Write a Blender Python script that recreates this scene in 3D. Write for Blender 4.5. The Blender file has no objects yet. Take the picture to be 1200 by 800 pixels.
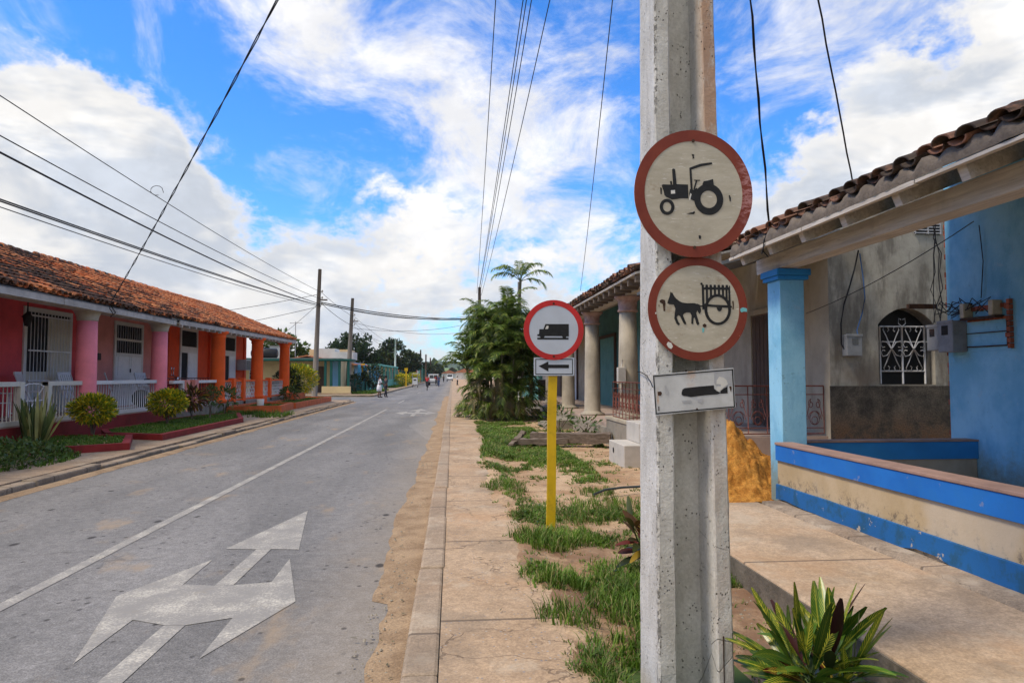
import bpy, bmesh, math, random
from mathutils import Vector, Matrix, noise
random.seed(7)
R=math.radians; PI=math.pi
SC=bpy.context.scene; COL=SC.collection
# ------------------------------------------------------------------ materials
MATS={}
class NT:
    def __init__(s,tree): s.t=tree; s.n=tree.nodes; s.l=tree.links
    def new(s,typ,**kw):
        n=s.n.new(typ)
        for k,v in kw.items(): setattr(n,k,v)
        return n
    def put(s,sock,v):
        if v is None: return
        if hasattr(v,'is_output'): s.l.new(v,sock)
        else:
            if isinstance(v,(tuple,list)) and len(v)==3 and sock.type=='RGBA': v=(*v,1)
            sock.default_value=v
    def math(s,op,a,b=None,c=None,clamp=False):
        n=s.new('ShaderNodeMath',operation=op); n.use_clamp=clamp
        s.put(n.inputs[0],a); s.put(n.inputs[1],b); s.put(n.inputs[2],c); return n.outputs[0]
    def noise(s,vec,scale,detail=4,rough=.55,dist=0.):
        n=s.new('ShaderNodeTexNoise'); s.put(n.inputs['Vector'],vec)
        n.inputs['Scale'].default_value=scale; n.inputs['Detail'].default_value=detail
        n.inputs['Roughness'].default_value=rough; n.inputs['Distortion'].default_value=dist; return n.outputs['Fac']
    def vor(s,vec,scale,feature='F1',out='Distance',rnd=1.):
        n=s.new('ShaderNodeTexVoronoi',feature=feature); s.put(n.inputs['Vector'],vec)
        n.inputs['Scale'].default_value=scale; n.inputs['Randomness'].default_value=rnd; return n.outputs[out]
    def ramp(s,v,a,b,x=0.,y=1.,smooth=True):
        n=s.new('ShaderNodeMapRange'); n.interpolation_type='SMOOTHSTEP' if smooth else 'LINEAR'
        s.put(n.inputs[0],v)
        for i,q in enumerate((a,b,x,y)): n.inputs[i+1].default_value=q
        return n.outputs[0]
    def mix(s,f,a,b,mode='MIX'):
        n=s.new('ShaderNodeMix',data_type='RGBA',blend_type=mode)
        s.put(n.inputs[0],f); s.put(n.inputs[6],a); s.put(n.inputs[7],b); return n.outputs[2]
    def map(s,vec,scale=(1,1,1),loc=(0,0,0),rot=(0,0,0)):
        n=s.new('ShaderNodeMapping'); s.put(n.inputs[0],vec)
        n.inputs[1].default_value=loc; n.inputs[2].default_value=rot; n.inputs[3].default_value=scale; return n.outputs[0]
    def sep(s,vec):
        n=s.new('ShaderNodeSeparateXYZ'); s.put(n.inputs[0],vec); return n.outputs
    def comb(s,x,y,z):
        n=s.new('ShaderNodeCombineXYZ'); s.put(n.inputs[0],x); s.put(n.inputs[1],y); s.put(n.inputs[2],z); return n.outputs[0]
def newmat(name):
    m=bpy.data.materials.new(name); m.use_nodes=True; N=NT(m.node_tree)
    N.b=N.n['Principled BSDF']; tc=N.new('ShaderNodeTexCoord'); N.obj=tc.outputs['Object']; N.uv=tc.outputs['UV']
    g=N.new('ShaderNodeNewGeometry'); N.pos=g.outputs['Position']; N.isl=g.outputs['Random Per Island']; N.nor=g.outputs['Normal']
    MATS[name]=m; return m,N
def finish(N,col,rough=.8,bump=None,bs=.3,bd=.01,metal=0,spec=.3):
    N.put(N.b.inputs['Base Color'],col); N.put(N.b.inputs['Roughness'],rough)
    N.b.inputs['Metallic'].default_value=metal; N.b.inputs['Specular IOR Level'].default_value=spec
    if bump is not None:
        b=N.new('ShaderNodeBump'); b.inputs['Strength'].default_value=bs; b.inputs['Distance'].default_value=bd
        N.put(b.inputs['Height'],bump); N.l.new(b.outputs[0],N.b.inputs['Normal'])
def simple(name,c,var=.12,scale=4,rough=.6,metal=0,bump=.0,bscale=40,isl=0,grime=0,gcol=(.05,.045,.04),gscale=2.5,streak=False,spec=.3,chips=0,ccol=(.5,.48,.44)):
    m,N=newmat(name)
    n1=N.noise(N.pos,scale,6,.6)
    lo=tuple(x*(1-var) for x in c); hi=tuple(min(1,x*(1+var)) for x in c)
    col=N.mix(N.ramp(n1,.3,.7),lo,hi)
    if isl:
        k=N.ramp(N.isl,0,1,1-isl,1+isl,False)
        col=N.mix(1.,col,N.comb(k,k,k),'MULTIPLY')
    if grime:
        v=N.map(N.pos,(1,1,.25) if streak else (1,1,1))
        g=N.noise(v,gscale,9,.68)
        f=N.math('MULTIPLY',N.ramp(g,.5,.72),grime)
        col=N.mix(f,col,gcol)
    if chips:
        cn=N.noise(N.pos,9,8,.7)
        col=N.mix(N.ramp(cn,.70-chips,.72-chips),col,ccol)
    fine=N.noise(N.pos,bscale,4,.6)
    finish(N,col,rough,fine if bump else None,bump,.01,metal,spec)
    return m
def foliage(name,a,b,c=None,cthr=.7,rough=.5,trans=.25,vein=None):
    """leaf colour differs from leaf to leaf (random per island) plus clump noise"""
    m,N=newmat(name)
    col=N.mix(N.isl,a,b)
    if c is not None:
        q=N.math('FRACT',N.math('MULTIPLY',N.isl,7.31))
        col=N.mix(N.ramp(q,cthr,cthr+.08),col,c)
    big=N.noise(N.pos,2.2,3)
    k=N.ramp(big,.3,.7,.7,1.3)
    col=N.mix(1.,col,N.comb(k,k,k),'MULTIPLY')
    if vein:
        u=N.sep(N.uv)
        au=N.math('ABSOLUTE',N.math('SUBTRACT',u[0],.5))
        mid=N.ramp(au,.03,.07,1,0)
        w=N.math('SINE',N.math('MULTIPLY',N.math('ADD',u[1],N.math('MULTIPLY',au,-.35)),95))
        vv=N.math('MULTIPLY',N.ramp(w,.35,.8),N.ramp(N.noise(N.pos,14,2),.38,.55))
        f=N.math('MAXIMUM',mid,N.math('MULTIPLY',vv,N.ramp(au,.42,.5,1,.3)))
        f=N.math('MULTIPLY',f,N.ramp(N.math('FRACT',N.math('MULTIPLY',N.isl,3.7)),.25,.6,.15,1))
        col=N.mix(f,col,vein)
    finish(N,col,rough,spec=.35)
    # thin-leaf translucency
    t=N.new('ShaderNodeBsdfTranslucent'); N.l.new(N.b.inputs['Base Color'].links[0].from_socket,t.inputs[0])
    ms=N.new('ShaderNodeMixShader'); ms.inputs[0].default_value=trans
    out=N.n['Material Output']; N.l.new(N.b.outputs[0],ms.inputs[1]); N.l.new(t.outputs[0],ms.inputs[2]); N.l.new(ms.outputs[0],out.inputs[0])
    return m

def make_materials():
    # asphalt
    m,N=newmat('asphalt')
    big=N.noise(N.map(N.pos,(.8,.25,1)),1.1,6,.6); fine=N.noise(N.pos,90,3,.7); med=N.noise(N.pos,9,5,.65)
    col=N.mix(N.ramp(big,.3,.7),(.15,.145,.14),(.212,.203,.195))
    k=N.ramp(fine,.3,.7,.62,1.38); col=N.mix(1.,col,N.comb(k,k,k),'MULTIPLY')
    sp_=N.noise(N.pos,28,5,.8); k=N.ramp(sp_,.35,.65,.82,1.18); col=N.mix(1.,col,N.comb(k,k,k),'MULTIPLY')
    k=N.ramp(med,.3,.7,.86,1.14); col=N.mix(1.,col,N.comb(k,k,k),'MULTIPLY')
    tan=N.math('MULTIPLY',N.ramp(N.noise(N.map(N.pos,(1,.45,1),(3.3,1,0)),1.5,7,.6),.57,.70),.6); col=N.mix(tan,col,(.33,.24,.15))
    # dusty margin beside the right kerb, smooth tyre lanes
    x=N.sep(N.pos)[0]
    dust=N.math('MULTIPLY',N.ramp(N.math('ADD',x,N.math('MULTIPLY',N.noise(N.pos,2.5,6,.65),.7)),-1.1,-.1),.35); col=N.mix(dust,col,(.34,.27,.19))
    lane=N.math('ABSOLUTE',N.math('SINE',N.math('MULTIPLY',N.math('ADD',x,N.math('MULTIPLY',big,.3)),2.1)))
    k=N.ramp(lane,0,1,.93,1.05); col=N.mix(1.,col,N.comb(k,k,k),'MULTIPLY')
    pt=N.vor(N.map(N.pos,(.35,.12,1),(2,5,0)),1.0,'F1','Color'); ps=N.sep(pt); k=N.ramp(ps[0],0,1,.90,1.08,False); col=N.mix(1.,col,N.comb(k,k,k),'MULTIPLY')
    # oil drips and small pits
    v=N.vor(N.map(N.pos,(1,.6,1)),2.6); sp=N.ramp(v,.06,.13,1,0); sp=N.math('MULTIPLY',sp,N.ramp(N.noise(N.pos,.9,2),.40,.5))
    v2=N.vor(N.map(N.pos,(1,.8,1),(7,3,0)),8); sp2=N.math('MULTIPLY',N.ramp(v2,.09,.2,1,0),N.ramp(N.noise(N.pos,1.7,2),.42,.52))
    sp=N.math('MAXIMUM',sp,N.math('MULTIPLY',sp2,.8)); col=N.mix(N.math('MULTIPLY',sp,.85),col,(.025,.022,.02))
    # fine cracks
    wv=N.new('ShaderNodeVectorMath',operation='ADD'); N.l.new(N.pos,wv.inputs[0])
    nn=N.new('ShaderNodeTexNoise'); nn.inputs['Scale'].default_value=2.0; nn.inputs['Detail'].default_value=6; N.l.new(N.pos,nn.inputs['Vector']); N.l.new(nn.outputs['Color'],wv.inputs[1])
    cr=N.vor(wv.outputs[0],.55,'DISTANCE_TO_EDGE'); crm=N.math('MULTIPLY',N.ramp(cr,.004,.012,1,0),N.ramp(N.noise(N.pos,.5,2),.5,.58)); col=N.mix(N.math('MULTIPLY',crm,.4),col,(.08,.075,.07))
    finish(N,col,.85,N.math('SUBTRACT',N.math('ADD',fine,N.math('MULTIPLY',med,.4)),N.math('ADD',sp,crm)),.45,.006)
    # worn road paint
    m,N=newmat('road_paint')
    f=N.noise(N.pos,60,5,.75); g=N.noise(N.pos,3.5,6,.65)
    base=N.mix(N.ramp(g,.3,.7),(.46,.43,.365),(.58,.54,.46))
    wear=N.ramp(N.math('ADD',N.math('MULTIPLY',f,.6),N.math('MULTIPLY',g,.4)),.46,.66,.85,0)
    col=N.mix(wear,base,(.22,.21,.2)); col=N.mix(N.math('MULTIPLY',N.ramp(N.noise(N.pos,2.3,5,.7),.58,.7),.35),col,(.3,.25,.16))
    finish(N,col,.8,f,.4,.004)
    # concrete pavement, right
    def pave(name,c1,c2,joint_y,joint_x=None,crack=True,peb=True,orange=.5):
        m,N=newmat(name)
        big=N.noise(N.pos,1.1,6,.6); fine=N.noise(N.pos,70,4,.7)
        col=N.mix(N.ramp(big,.3,.7),c1,c2)
        k=N.ramp(fine,.3,.7,.76,1.22); col=N.mix(1.,col,N.comb(k,k,k),'MULTIPLY')
        s9=N.noise(N.pos,16,6,.75); k=N.ramp(s9,.35,.65,.86,1.12); col=N.mix(1.,col,N.comb(k,k,k),'MULTIPLY')
        lt=N.math('MULTIPLY',N.ramp(N.noise(N.map(N.pos,(1,1,1),(25,9,0)),1.7,7,.7),.52,.66),.5); col=N.mix(lt,col,(.50,.42,.32))
        st=N.math('MULTIPLY',N.ramp(N.noise(N.map(N.pos,(1,1,1),(5,9,0)),.9,7,.65),.52,.68),orange); col=N.mix(st,col,(.42,.24,.12))
        dk=N.math('MULTIPLY',N.ramp(N.noise(N.map(N.pos,(1,1,1),(15,2,0)),1.3,6,.6),.5,.66),.45); col=N.mix(dk,col,(.17,.135,.10))
        if peb:
            v=N.vor(N.pos,38,'F1'); c=N.vor(N.pos,38,'F1','Color'); cs=N.sep(c)
            pm=N.math('MULTIPLY',N.ramp(v,.22,.30,1,0),N.math('MULTIPLY',N.ramp(cs[0],.74,.76),N.ramp(N.noise(N.pos,1.5,3),.46,.56)))
            col=N.mix(pm,col,N.mix(cs[1],(.14,.15,.18),(.42,.36,.3)))
        s=N.sep(N.pos); h=fine
        if joint_y:
            jy=N.math('ABSOLUTE',N.math('SUBTRACT',N.math('FRACT',N.math('ADD',N.math('DIVIDE',s[1],joint_y),.37)),.5))
            j=N.ramp(jy,.0018*2.3/joint_y*2.,.0045*2.3/joint_y*2.,1,0)
            if joint_x:
                jx=N.math('ABSOLUTE',N.math('SUBTRACT',N.math('FRACT',N.math('DIVIDE',s[0],joint_x)),.5)); j=N.math('MAXIMUM',j,N.ramp(jx,.006,.014,1,0))
            col=N.mix(N.math('MULTIPLY',j,.75),col,(.1,.075,.055)); h=N.math('SUBTRACT',h,j)
        if crack:
            wv=N.new('ShaderNodeVectorMath',operation='ADD'); N.l.new(N.pos,wv.inputs[0])
            nn=N.new('ShaderNodeTexNoise'); nn.inputs['Scale'].default_value=3.0; nn.inputs['Detail'].default_value=7; N.l.new(N.pos,nn.inputs['Vector'])
            sc=N.new('ShaderNodeVectorMath',operation='SCALE'); N.l.new(nn.outputs['Color'],sc.inputs[0]); sc.inputs['Scale'].default_value=.5; N.l.new(sc.outputs[0],wv.inputs[1])
            cr=N.vor(wv.outputs[0],1.25,'DISTANCE_TO_EDGE'); c2=N.vor(wv.outputs[0],4,'DISTANCE_TO_EDGE')
            a=N.math('MULTIPLY',N.ramp(cr,.004,.010,1,0),N.ramp(N.noise(N.pos,.8,2),.49,.53))
            b=N.math('MULTIPLY',N.ramp(c2,.008,.02,1,0),N.ramp(N.noise(N.map(N.pos,(1,1,1),(4,4,4)),.7,2),.56,.6))
            cc=N.math('MAXIMUM',a,b); col=N.mix(N.math('MULTIPLY',cc,.62),col,(.11,.075,.05)); h=N.math('SUBTRACT',h,cc)
        finish(N,col,.88,h,.5,.006); return m
    pave('pavement_concrete',(.35,.24,.148),(.46,.33,.215),2.0,None,True,True,.5)
    pave('kerb_concrete',(.28,.205,.14),(.38,.29,.205),1.9,None,False,False,.25)
    pave('slab_concrete',(.40,.285,.18),(.50,.375,.26),2.45,None,False,False,.4)
    pave('old_kerb',(.17,.13,.095),(.36,.28,.20),.97,None,True,False,.2)
    pave('left_pavement',(.30,.215,.14),(.39,.29,.20),.95,.8,True,False,.3)
    # earth of the verge
    m,N=newmat('earth')
    a=N.noise(N.pos,1.4,7,.65); f=N.noise(N.pos,45,5,.7); col=N.mix(N.ramp(a,.35,.65),(.36,.22,.12),(.56,.40,.25))
    k=N.ramp(f,.25,.75,.7,1.25); col=N.mix(1.,col,N.comb(k,k,k),'MULTIPLY')
    y=N.sep(N.pos)[1]; dark=N.math('MULTIPLY',N.ramp(y,5.2,8.2,.9,.12),N.ramp(N.noise(N.pos,1.9,6,.65),.34,.56)); col=N.mix(dark,col,(.19,.105,.06)); col=N.mix(N.math('MULTIPLY',N.ramp(N.noise(N.pos,5,6,.7),.52,.68),.5),col,(.17,.13,.09))
    peb=N.ramp(N.vor(N.pos,26),.10,.2,1,0); pm=N.math('MULTIPLY',peb,N.ramp(N.noise(N.pos,3,2),.5,.6)); col=N.mix(pm,col,(.5,.44,.37))
    finish(N,col,.95,N.math('ADD',N.math('ADD',f,N.math('MULTIPLY',a,2.)),pm),.7,.015)
    m,N=newmat('gutter_dirt')
    a=N.noise(N.pos,3,7,.7); f=N.noise(N.pos,70,5,.75); col=N.mix(N.ramp(a,.35,.65),(.27,.18,.105),(.40,.28,.17))
    k=N.ramp(f,.25,.75,.6,1.3); col=N.mix(1.,col,N.comb(k,k,k),'MULTIPLY')
    finish(N,col,.95,N.math('ADD',f,a),.8,.012)
    m,N=newmat('far_ground')
    a=N.noise(N.pos,.03,7,.6); col=N.mix(N.ramp(a,.4,.6),(.05,.09,.025),(.12,.14,.05)); finish(N,col,.95)
    m,N=newmat('hill_green')
    a=N.noise(N.pos,.012,8,.65); b=N.noise(N.map(N.pos,(1,1,1),(500,0,0)),.0035,3,.5); col=N.mix(N.ramp(a,.42,.6),(.022,.045,.02),(.05,.085,.03))
    col=N.mix(N.ramp(b,.54,.58),col,(.16,.23,.06)); finish(N,col,.95)
    # sand pile
    m,N=newmat('orange_sand')
    a=N.noise(N.pos,7,8,.75); f=N.noise(N.pos,60,4,.7); col=N.mix(N.ramp(a,.38,.62),(.34,.135,.02),(.54,.255,.05)); k=N.ramp(f,.3,.7,.7,1.25); col=N.mix(1.,col,N.comb(k,k,k),'MULTIPLY'); finish(N,col,.95,N.math('ADD',f,a),.8,.02)
    # roof tiles
    def tiles(name,c1,c2,dark,dk):
        m,N=newmat(name)
        col=N.mix(N.isl,c1,c2)
        q=N.math('FRACT',N.math('MULTIPLY',N.isl,9.7)); col=N.mix(N.ramp(q,.82,.9,0,.6),col,(.42,.30,.22))
        g=N.noise(N.pos,6,8,.7); big=N.noise(N.pos,.55,4,.6)
        f=N.math('ADD',N.math('MULTIPLY',g,.55),N.math('ADD',N.math('MULTIPLY',big,.5),N.math('MULTIPLY',N.math('SUBTRACT',q,.5),.16)))
        yy=N.sep(N.pos)[1]
        f=N.math('ADD',f,N.ramp(yy,17,33,.085,-.075) if dk else 0.)
        col=N.mix(N.math('MULTIPLY',N.ramp(f,.49,.60),dark),col,(.035,.028,.022))
        finish(N,col,.85,N.noise(N.pos,50,4),.4,.005); return m
    tiles('roof_tile',(.52,.12,.035),(.85,.33,.13),.94,True)
    tiles('old_roof_tile',(.15,.085,.06),(.30,.14,.085),.9,False)
    tiles('far_roof_tile',(.42,.15,.07),(.55,.22,.11),.3,False)
    # wood
    def wood(name,c1,c2,sc=(1,1,1),rough=.8,knots=.3):
        m,N=newmat(name)
        v=N.map(N.pos,sc); a=N.noise(v,6,8,.65,.4); b=N.noise(N.pos,1.4,5,.6)
        col=N.mix(N.ramp(a,.3,.7),c1,c2); col=N.mix(N.math('MULTIPLY',N.ramp(b,.55,.75),knots),col,tuple(x*.45 for x in c1))
        crk=N.ramp(N.noise(v,14,6,.7),.62,.66); col=N.mix(N.math('MULTIPLY',crk,.6),col,tuple(x*.3 for x in c1))
        finish(N,col,rough,a,.5,.008); return m
    wood('pole_wood',(.13,.11,.095),(.24,.21,.18),(6,6,.25))
    wood('beam_wood',(.42,.37,.31),(.62,.56,.48),(5,.25,5),.85,.6)
    wood('board_wood',(.11,.12,.13),(.2,.21,.22),(4,.3,4))
    wood('rotten_wood',(.10,.075,.055),(.22,.17,.13),(.4,5,5))
    wood('door_wood',(.07,.045,.035),(.13,.085,.06),(5,5,.4))
    wood('brown_wood',(.16,.10,.07),(.26,.17,.12),(5,5,.4))
    # concrete pole with pits and rusty edge
    m,N=newmat('pole_concrete')
    a=N.noise(N.map(N.pos,(1,1,.5)),5,8,.65); f=N.noise(N.pos,60,5,.75)
    col=N.mix(N.ramp(a,.3,.7),(.46,.44,.395),(.66,.645,.605)); k=N.ramp(f,.25,.75,.86,1.12); col=N.mix(1.,col,N.comb(k,k,k),'MULTIPLY')
    stn=N.noise(N.map(N.pos,(1,1,.16),(4,4,0)),6,7,.7); col=N.mix(N.math('MULTIPLY',N.ramp(stn,.5,.72),.45),col,(.30,.27,.22))
    pit=N.math('MULTIPLY',N.ramp(N.vor(N.map(N.pos,(1,1,.7)),62),.13,.26,1,0),N.ramp(N.noise(N.pos,11,3,.6),.50,.60))
    sx=N.sep(N.pos)
    def near(xx,w): return N.ramp(N.math('ABSOLUTE',N.math('SUBTRACT',sx[0],N.math('ADD',xx,N.math('MULTIPLY',sx[2],.0052)))),0,w,1,0)
    ed=N.math('MULTIPLY',near(1.004,.016),N.ramp(N.noise(N.map(N.pos,(1,1,.7)),38,6,.75),.50,.58)); ed=N.math('MULTIPLY',ed,N.ramp(N.noise(N.pos,3,3),.4,.55))
    front=N.ramp(sx[1],3.318,3.335,1,0); ed=N.math('MULTIPLY',ed,front)
    pit=N.math('MAXIMUM',pit,N.math('MULTIPLY',ed,.85))
    rust=N.math('MULTIPLY',N.ramp(N.noise(N.map(N.pos,(1,1,.4)),8,8,.75),.36,.54),N.ramp(N.math('ADD',sx[0],N.math('MULTIPLY',sx[2],.012)),1.285,1.315)); rust=N.math('MULTIPLY',rust,N.ramp(sx[2],1.2,2.8,.3,1))
    r2=N.math('MULTIPLY',N.math('MULTIPLY',near(1.092,.008),front),N.ramp(N.noise(N.map(N.pos,(1,1,.6)),16,5,.7),.46,.6)); rust=N.math('MAXIMUM',rust,N.math('MULTIPLY',r2,.7))
    col=N.mix(N.math('MULTIPLY',rust,.78),col,(.38,.20,.105))
    crk=N.vor(N.map(N.pos,(1,1,.9),(2,5,1),(.3,.2,0)),1.6,'DISTANCE_TO_EDGE'); cm=N.math('MULTIPLY',N.ramp(N.math('ADD',crk,N.math('MULTIPLY',N.noise(N.pos,30,4),.006)),.004,.0075,1,0),N.ramp(N.noise(N.pos,2.1,3),.56,.6))
    pit=N.math('MAXIMUM',pit,N.math('MULTIPLY',cm,.6))
    col=N.mix(N.math('MULTIPLY',pit,.82),col,(.045,.042,.038))
    finish(N,col,.9,N.math('SUBTRACT',f,N.math('MULTIPLY',pit,1.6)),.9,.007)
    # old enamel sign face
    m,N=newmat('old_sign_face')
    a=N.noise(N.map(N.pos,(1,1,3)),6,7,.7); col=N.mix(N.ramp(a,.3,.7),(.40,.355,.27),(.51,.46,.36))
    sc=N.noise(N.map(N.pos,(1.5,1,9),rot=(0,.5,0)),11,6,.7); col=N.mix(N.math('MULTIPLY',N.ramp(sc,.60,.64),.55),col,(.75,.73,.68))
    bl=N.noise(N.pos,8,8,.75); col=N.mix(N.math('MULTIPLY',N.ramp(bl,.56,.68),.55),col,(.26,.18,.11))
    finish(N,col,.5,N.noise(N.pos,25,3),.15,.003)
    m,N=newmat('old_sign_rim')
    a=N.noise(N.pos,5,6,.7); col=N.mix(N.ramp(a,.3,.7),(.165,.026,.014),(.215,.04,.02))
    ch=N.noise(N.pos,12,9,.78); col=N.mix(N.ramp(ch,.66,.68),col,(.58,.48,.42))
    sx=N.sep(N.pos); fz=N.math('MULTIPLY',N.ramp(sx[0],1.40,1.47),N.ramp(sx[2],2.28,2.45)); ww=N.math('MULTIPLY',fz,N.ramp(N.noise(N.map(N.pos,(1,1,2.4),rot=(0,.5,0)),26,6,.8),.45,.58))
    col=N.mix(N.math('MULTIPLY',ww,.75),col,(.52,.26,.25))
    finish(N,col,.55,N.noise(N.pos,30,3),.15,.003)
    m,N=newmat('old_plate')
    a=N.noise(N.pos,7,7,.7); col=N.mix(N.ramp(a,.3,.7),(.46,.46,.45),(.60,.60,.59))
    g=N.noise(N.map(N.pos,(1,1,1),(2,0,3)),16,8,.75); col=N.mix(N.math('MULTIPLY',N.ramp(g,.60,.64),.6),col,(.36,.37,.42))
    sx=N.sep(N.pos); r1=N.math('ABSOLUTE',N.math('SUBTRACT',sx[0],1.17)); ru=N.math('MULTIPLY',N.ramp(r1,0,.035,1,0),N.ramp(sx[2],1.5,1.63))
    ru2=N.math('MULTIPLY',N.ramp(N.math('ABSOLUTE',N.math('SUBTRACT',sx[0],1.003)),0,.01,1,0),N.ramp(N.math('ABSOLUTE',N.math('SUBTRACT',sx[2],1.50)),.02,.05,1,0))
    ru=N.math('MAXIMUM',ru,ru2); ru=N.math('MULTIPLY',ru,N.ramp(N.noise(N.pos,18,6,.7),.35,.65)); col=N.mix(N.math('MULTIPLY',ru,.85),col,(.50,.24,.09))
    finish(N,col,.5)
    simple('black_paint',(.012,.012,.013),.3,30,.5,chips=0.0)
    simple('teal_paint_spot',(.15,.45,.47),.1)
    simple('pale_chip',(.62,.6,.55),.1)
    simple('rust_dark',(.05,.025,.015),.4,20,.8)
    simple('sign_white',(.50,.54,.60),.05,5,.35,spec=.5)
    simple('sign_red',(.50,.012,.012),.15,5,.35,spec=.5,chips=-.02,ccol=(.6,.4,.38))
    simple('yellow_paint',(.66,.42,.012),.08,6,.45,grime=.3,gcol=(.2,.12,.03),gscale=9,chips=-.03,ccol=(.2,.13,.05))
    # walls
    simple('pink_wall',(.70,.085,.095),.12,1.5,.85,bump=.15,grime=.25,gcol=(.30,.05,.07))
    simple('salmon_wall',(.72,.28,.24),.1,1.5,.85,bump=.15,grime=.25,gcol=(.4,.15,.13))
    simple('orange_wall',(.80,.085,.018),.1,1.5,.85,bump=.15,grime=.3,gcol=(.4,.05,.02))
    simple('orange_column',(.84,.12,.018),.1,2,.8,bump=.15,grime=.25,gcol=(.42,.06,.02),streak=True)
    simple('pink_column',(.88,.25,.29),.1,2,.8,bump=.15,grime=.3,gcol=(.55,.22,.24),streak=True)
    simple('capital_white',(.46,.42,.34),.1,3,.8,bump=.2,grime=.4,gcol=(.3,.27,.22))
    simple('maroon_paint',(.24,.022,.022),.2,2.5,.75,bump=.15,grime=.4,gcol=(.10,.04,.03),gscale=4)
    simple('orange_kerb',(.55,.12,.035),.15,3,.75,bump=.2,grime=.45,gcol=(.25,.1,.05),gscale=4)
    simple('white_paint',(.66,.65,.62),.08,3,.6,grime=.3,gcol=(.4,.36,.3),gscale=3)
    simple('cream_paint',(.62,.58,.48),.08,3,.7,grime=.35,gcol=(.4,.34,.27),gscale=3)
    simple('white_metal',(.70,.70,.70),.05,4,.45,spec=.5)
    simple('fascia_wood',(.44,.41,.37),.15,3,.8,bump=.3,grime=.45,gcol=(.2,.17,.14),streak=False)
    simple('dark_inside',(.02,.02,.022),.2,2,.9)
    simple('stone_base',(.27,.24,.19),.25,3,.9,bump=.5,grime=.6,gcol=(.08,.07,.05),gscale=3)
    simple('porch_floor',(.40,.30,.24),.15,3,.7,grime=.3,gcol=(.12,.1,.08))
    simple('porch_ceiling',(.5,.46,.42),.15,3,.9)
    # right side
    m,N=newmat('blue_wall')
    a=N.noise(N.pos,1.6,7,.65); sp=N.sep(N.pos); z=sp[2]; col=N.mix(N.ramp(a,.35,.65),(.19,.47,.66),(.30,.60,.78))
    wsh=N.noise(N.map(N.pos,(1,1,.45),(3,1,0)),2.2,8,.7); col=N.mix(N.math('MULTIPLY',N.ramp(wsh,.48,.7),.5),col,(.09,.30,.50))
    pat=N.noise(N.map(N.pos,(1,1,1),(8,2,5)),4.5,8,.72); col=N.mix(N.math('MULTIPLY',N.ramp(pat,.60,.66),.35),col,(.38,.55,.66))
    dn=N.math('MULTIPLY',N.ramp(N.math('ADD',z,N.math('MULTIPLY',N.noise(N.pos,5,8,.75),.9)),.72,1.22,1,0),.85); col=N.mix(dn,col,(.19,.20,.13))
    dk=N.math('MULTIPLY',N.ramp(N.noise(N.pos,14,6,.75),.60,.70),.4); col=N.mix(dk,col,(.07,.12,.14))
    finish(N,col,.85,N.math('ADD',N.noise(N.pos,38,5,.7),N.noise(N.pos,5,3)),.45,.012)
    simple('blue_trim',(.025,.22,.52),.1,2.5,.7,bump=.15,grime=.3,gcol=(.02,.12,.3),gscale=4)
    m,N=newmat('parapet_blue')
    a=N.noise(N.pos,2.5,6,.6); col=N.mix(N.ramp(a,.3,.7),(.010,.125,.44),(.016,.175,.56)); z=N.sep(N.pos)[2]
    g=N.math('MULTIPLY',N.ramp(N.noise(N.pos,5,8,.72),.45,.62),N.ramp(z,.4,.6,.95,.15)); col=N.mix(g,col,(.02,.075,.13))
    col=N.mix(N.ramp(z,.36,.5,.6,0),col,(.014,.095,.21)); ch=N.math('MULTIPLY',N.ramp(N.noise(N.pos,7,6,.7),.64,.66),N.ramp(z,.38,.5,1,.3)); col=N.mix(ch,col,(.42,.36,.28)); finish(N,col,.7,N.noise(N.pos,35,4),.2,.005)
    m,N=newmat('parapet_cream')
    a=N.noise(N.pos,2,6,.6); col=N.mix(N.ramp(a,.3,.7),(.42,.31,.17),(.52,.40,.25)); z=N.sep(N.pos)[2]
    g=N.math('MULTIPLY',N.ramp(N.noise(N.pos,13,9,.8),.52,.6),N.ramp(N.math('ADD',z,N.math('MULTIPLY',N.noise(N.pos,2,3),.15)),.42,.6,.85,0)); col=N.mix(g,col,(.14,.11,.08))
    col=N.mix(N.math('MULTIPLY',N.ramp(N.noise(N.pos,1.1,4),.5,.65),.5),col,(.52,.46,.38)); finish(N,col,.85,N.noise(N.pos,40,4),.35,.006)
    simple('cap_brown',(.33,.21,.165),.15,4,.85,bump=.3,grime=.4,gcol=(.14,.1,.08),gscale=5)
    m,N=newmat('grey_plaster')
    a=N.noise(N.pos,1.5,7,.65); col=N.mix(N.ramp(a,.3,.7),(.22,.205,.175),(.42,.395,.335)); st=N.noise(N.map(N.pos,(1,1,.25)),4,8,.7)
    col=N.mix(N.math('MULTIPLY',N.ramp(st,.44,.62),.75),col,(.13,.115,.095)); z=N.sep(N.pos)[2]
    lo=N.math('MULTIPLY',N.ramp(z,1.4,2.1,1,0),N.ramp(N.noise(N.pos,2.6,6),.35,.65)); col=N.mix(N.math('MULTIPLY',lo,.75),col,(.20,.155,.11)); finish(N,col,.9,N.math('ADD',N.noise(N.pos,35,4),a),.35,.01)
    m,N=newmat('rough_dark_plaster')
    a=N.noise(N.pos,3,7,.7); f=N.noise(N.pos,38,6,.8); col=N.mix(N.ramp(a,.35,.65),(.035,.032,.028),(.12,.105,.085)); z=N.sep(N.pos)[2]
    col=N.mix(N.math('MULTIPLY',N.ramp(z,.6,1.2,1,0),N.ramp(a,.4,.6)),col,(.12,.07,.04)); k=N.ramp(f,.3,.7,.6,1.5); col=N.mix(1.,col,N.comb(k,k,k),'MULTIPLY'); finish(N,col,.95,f,1.,.03)
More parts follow.
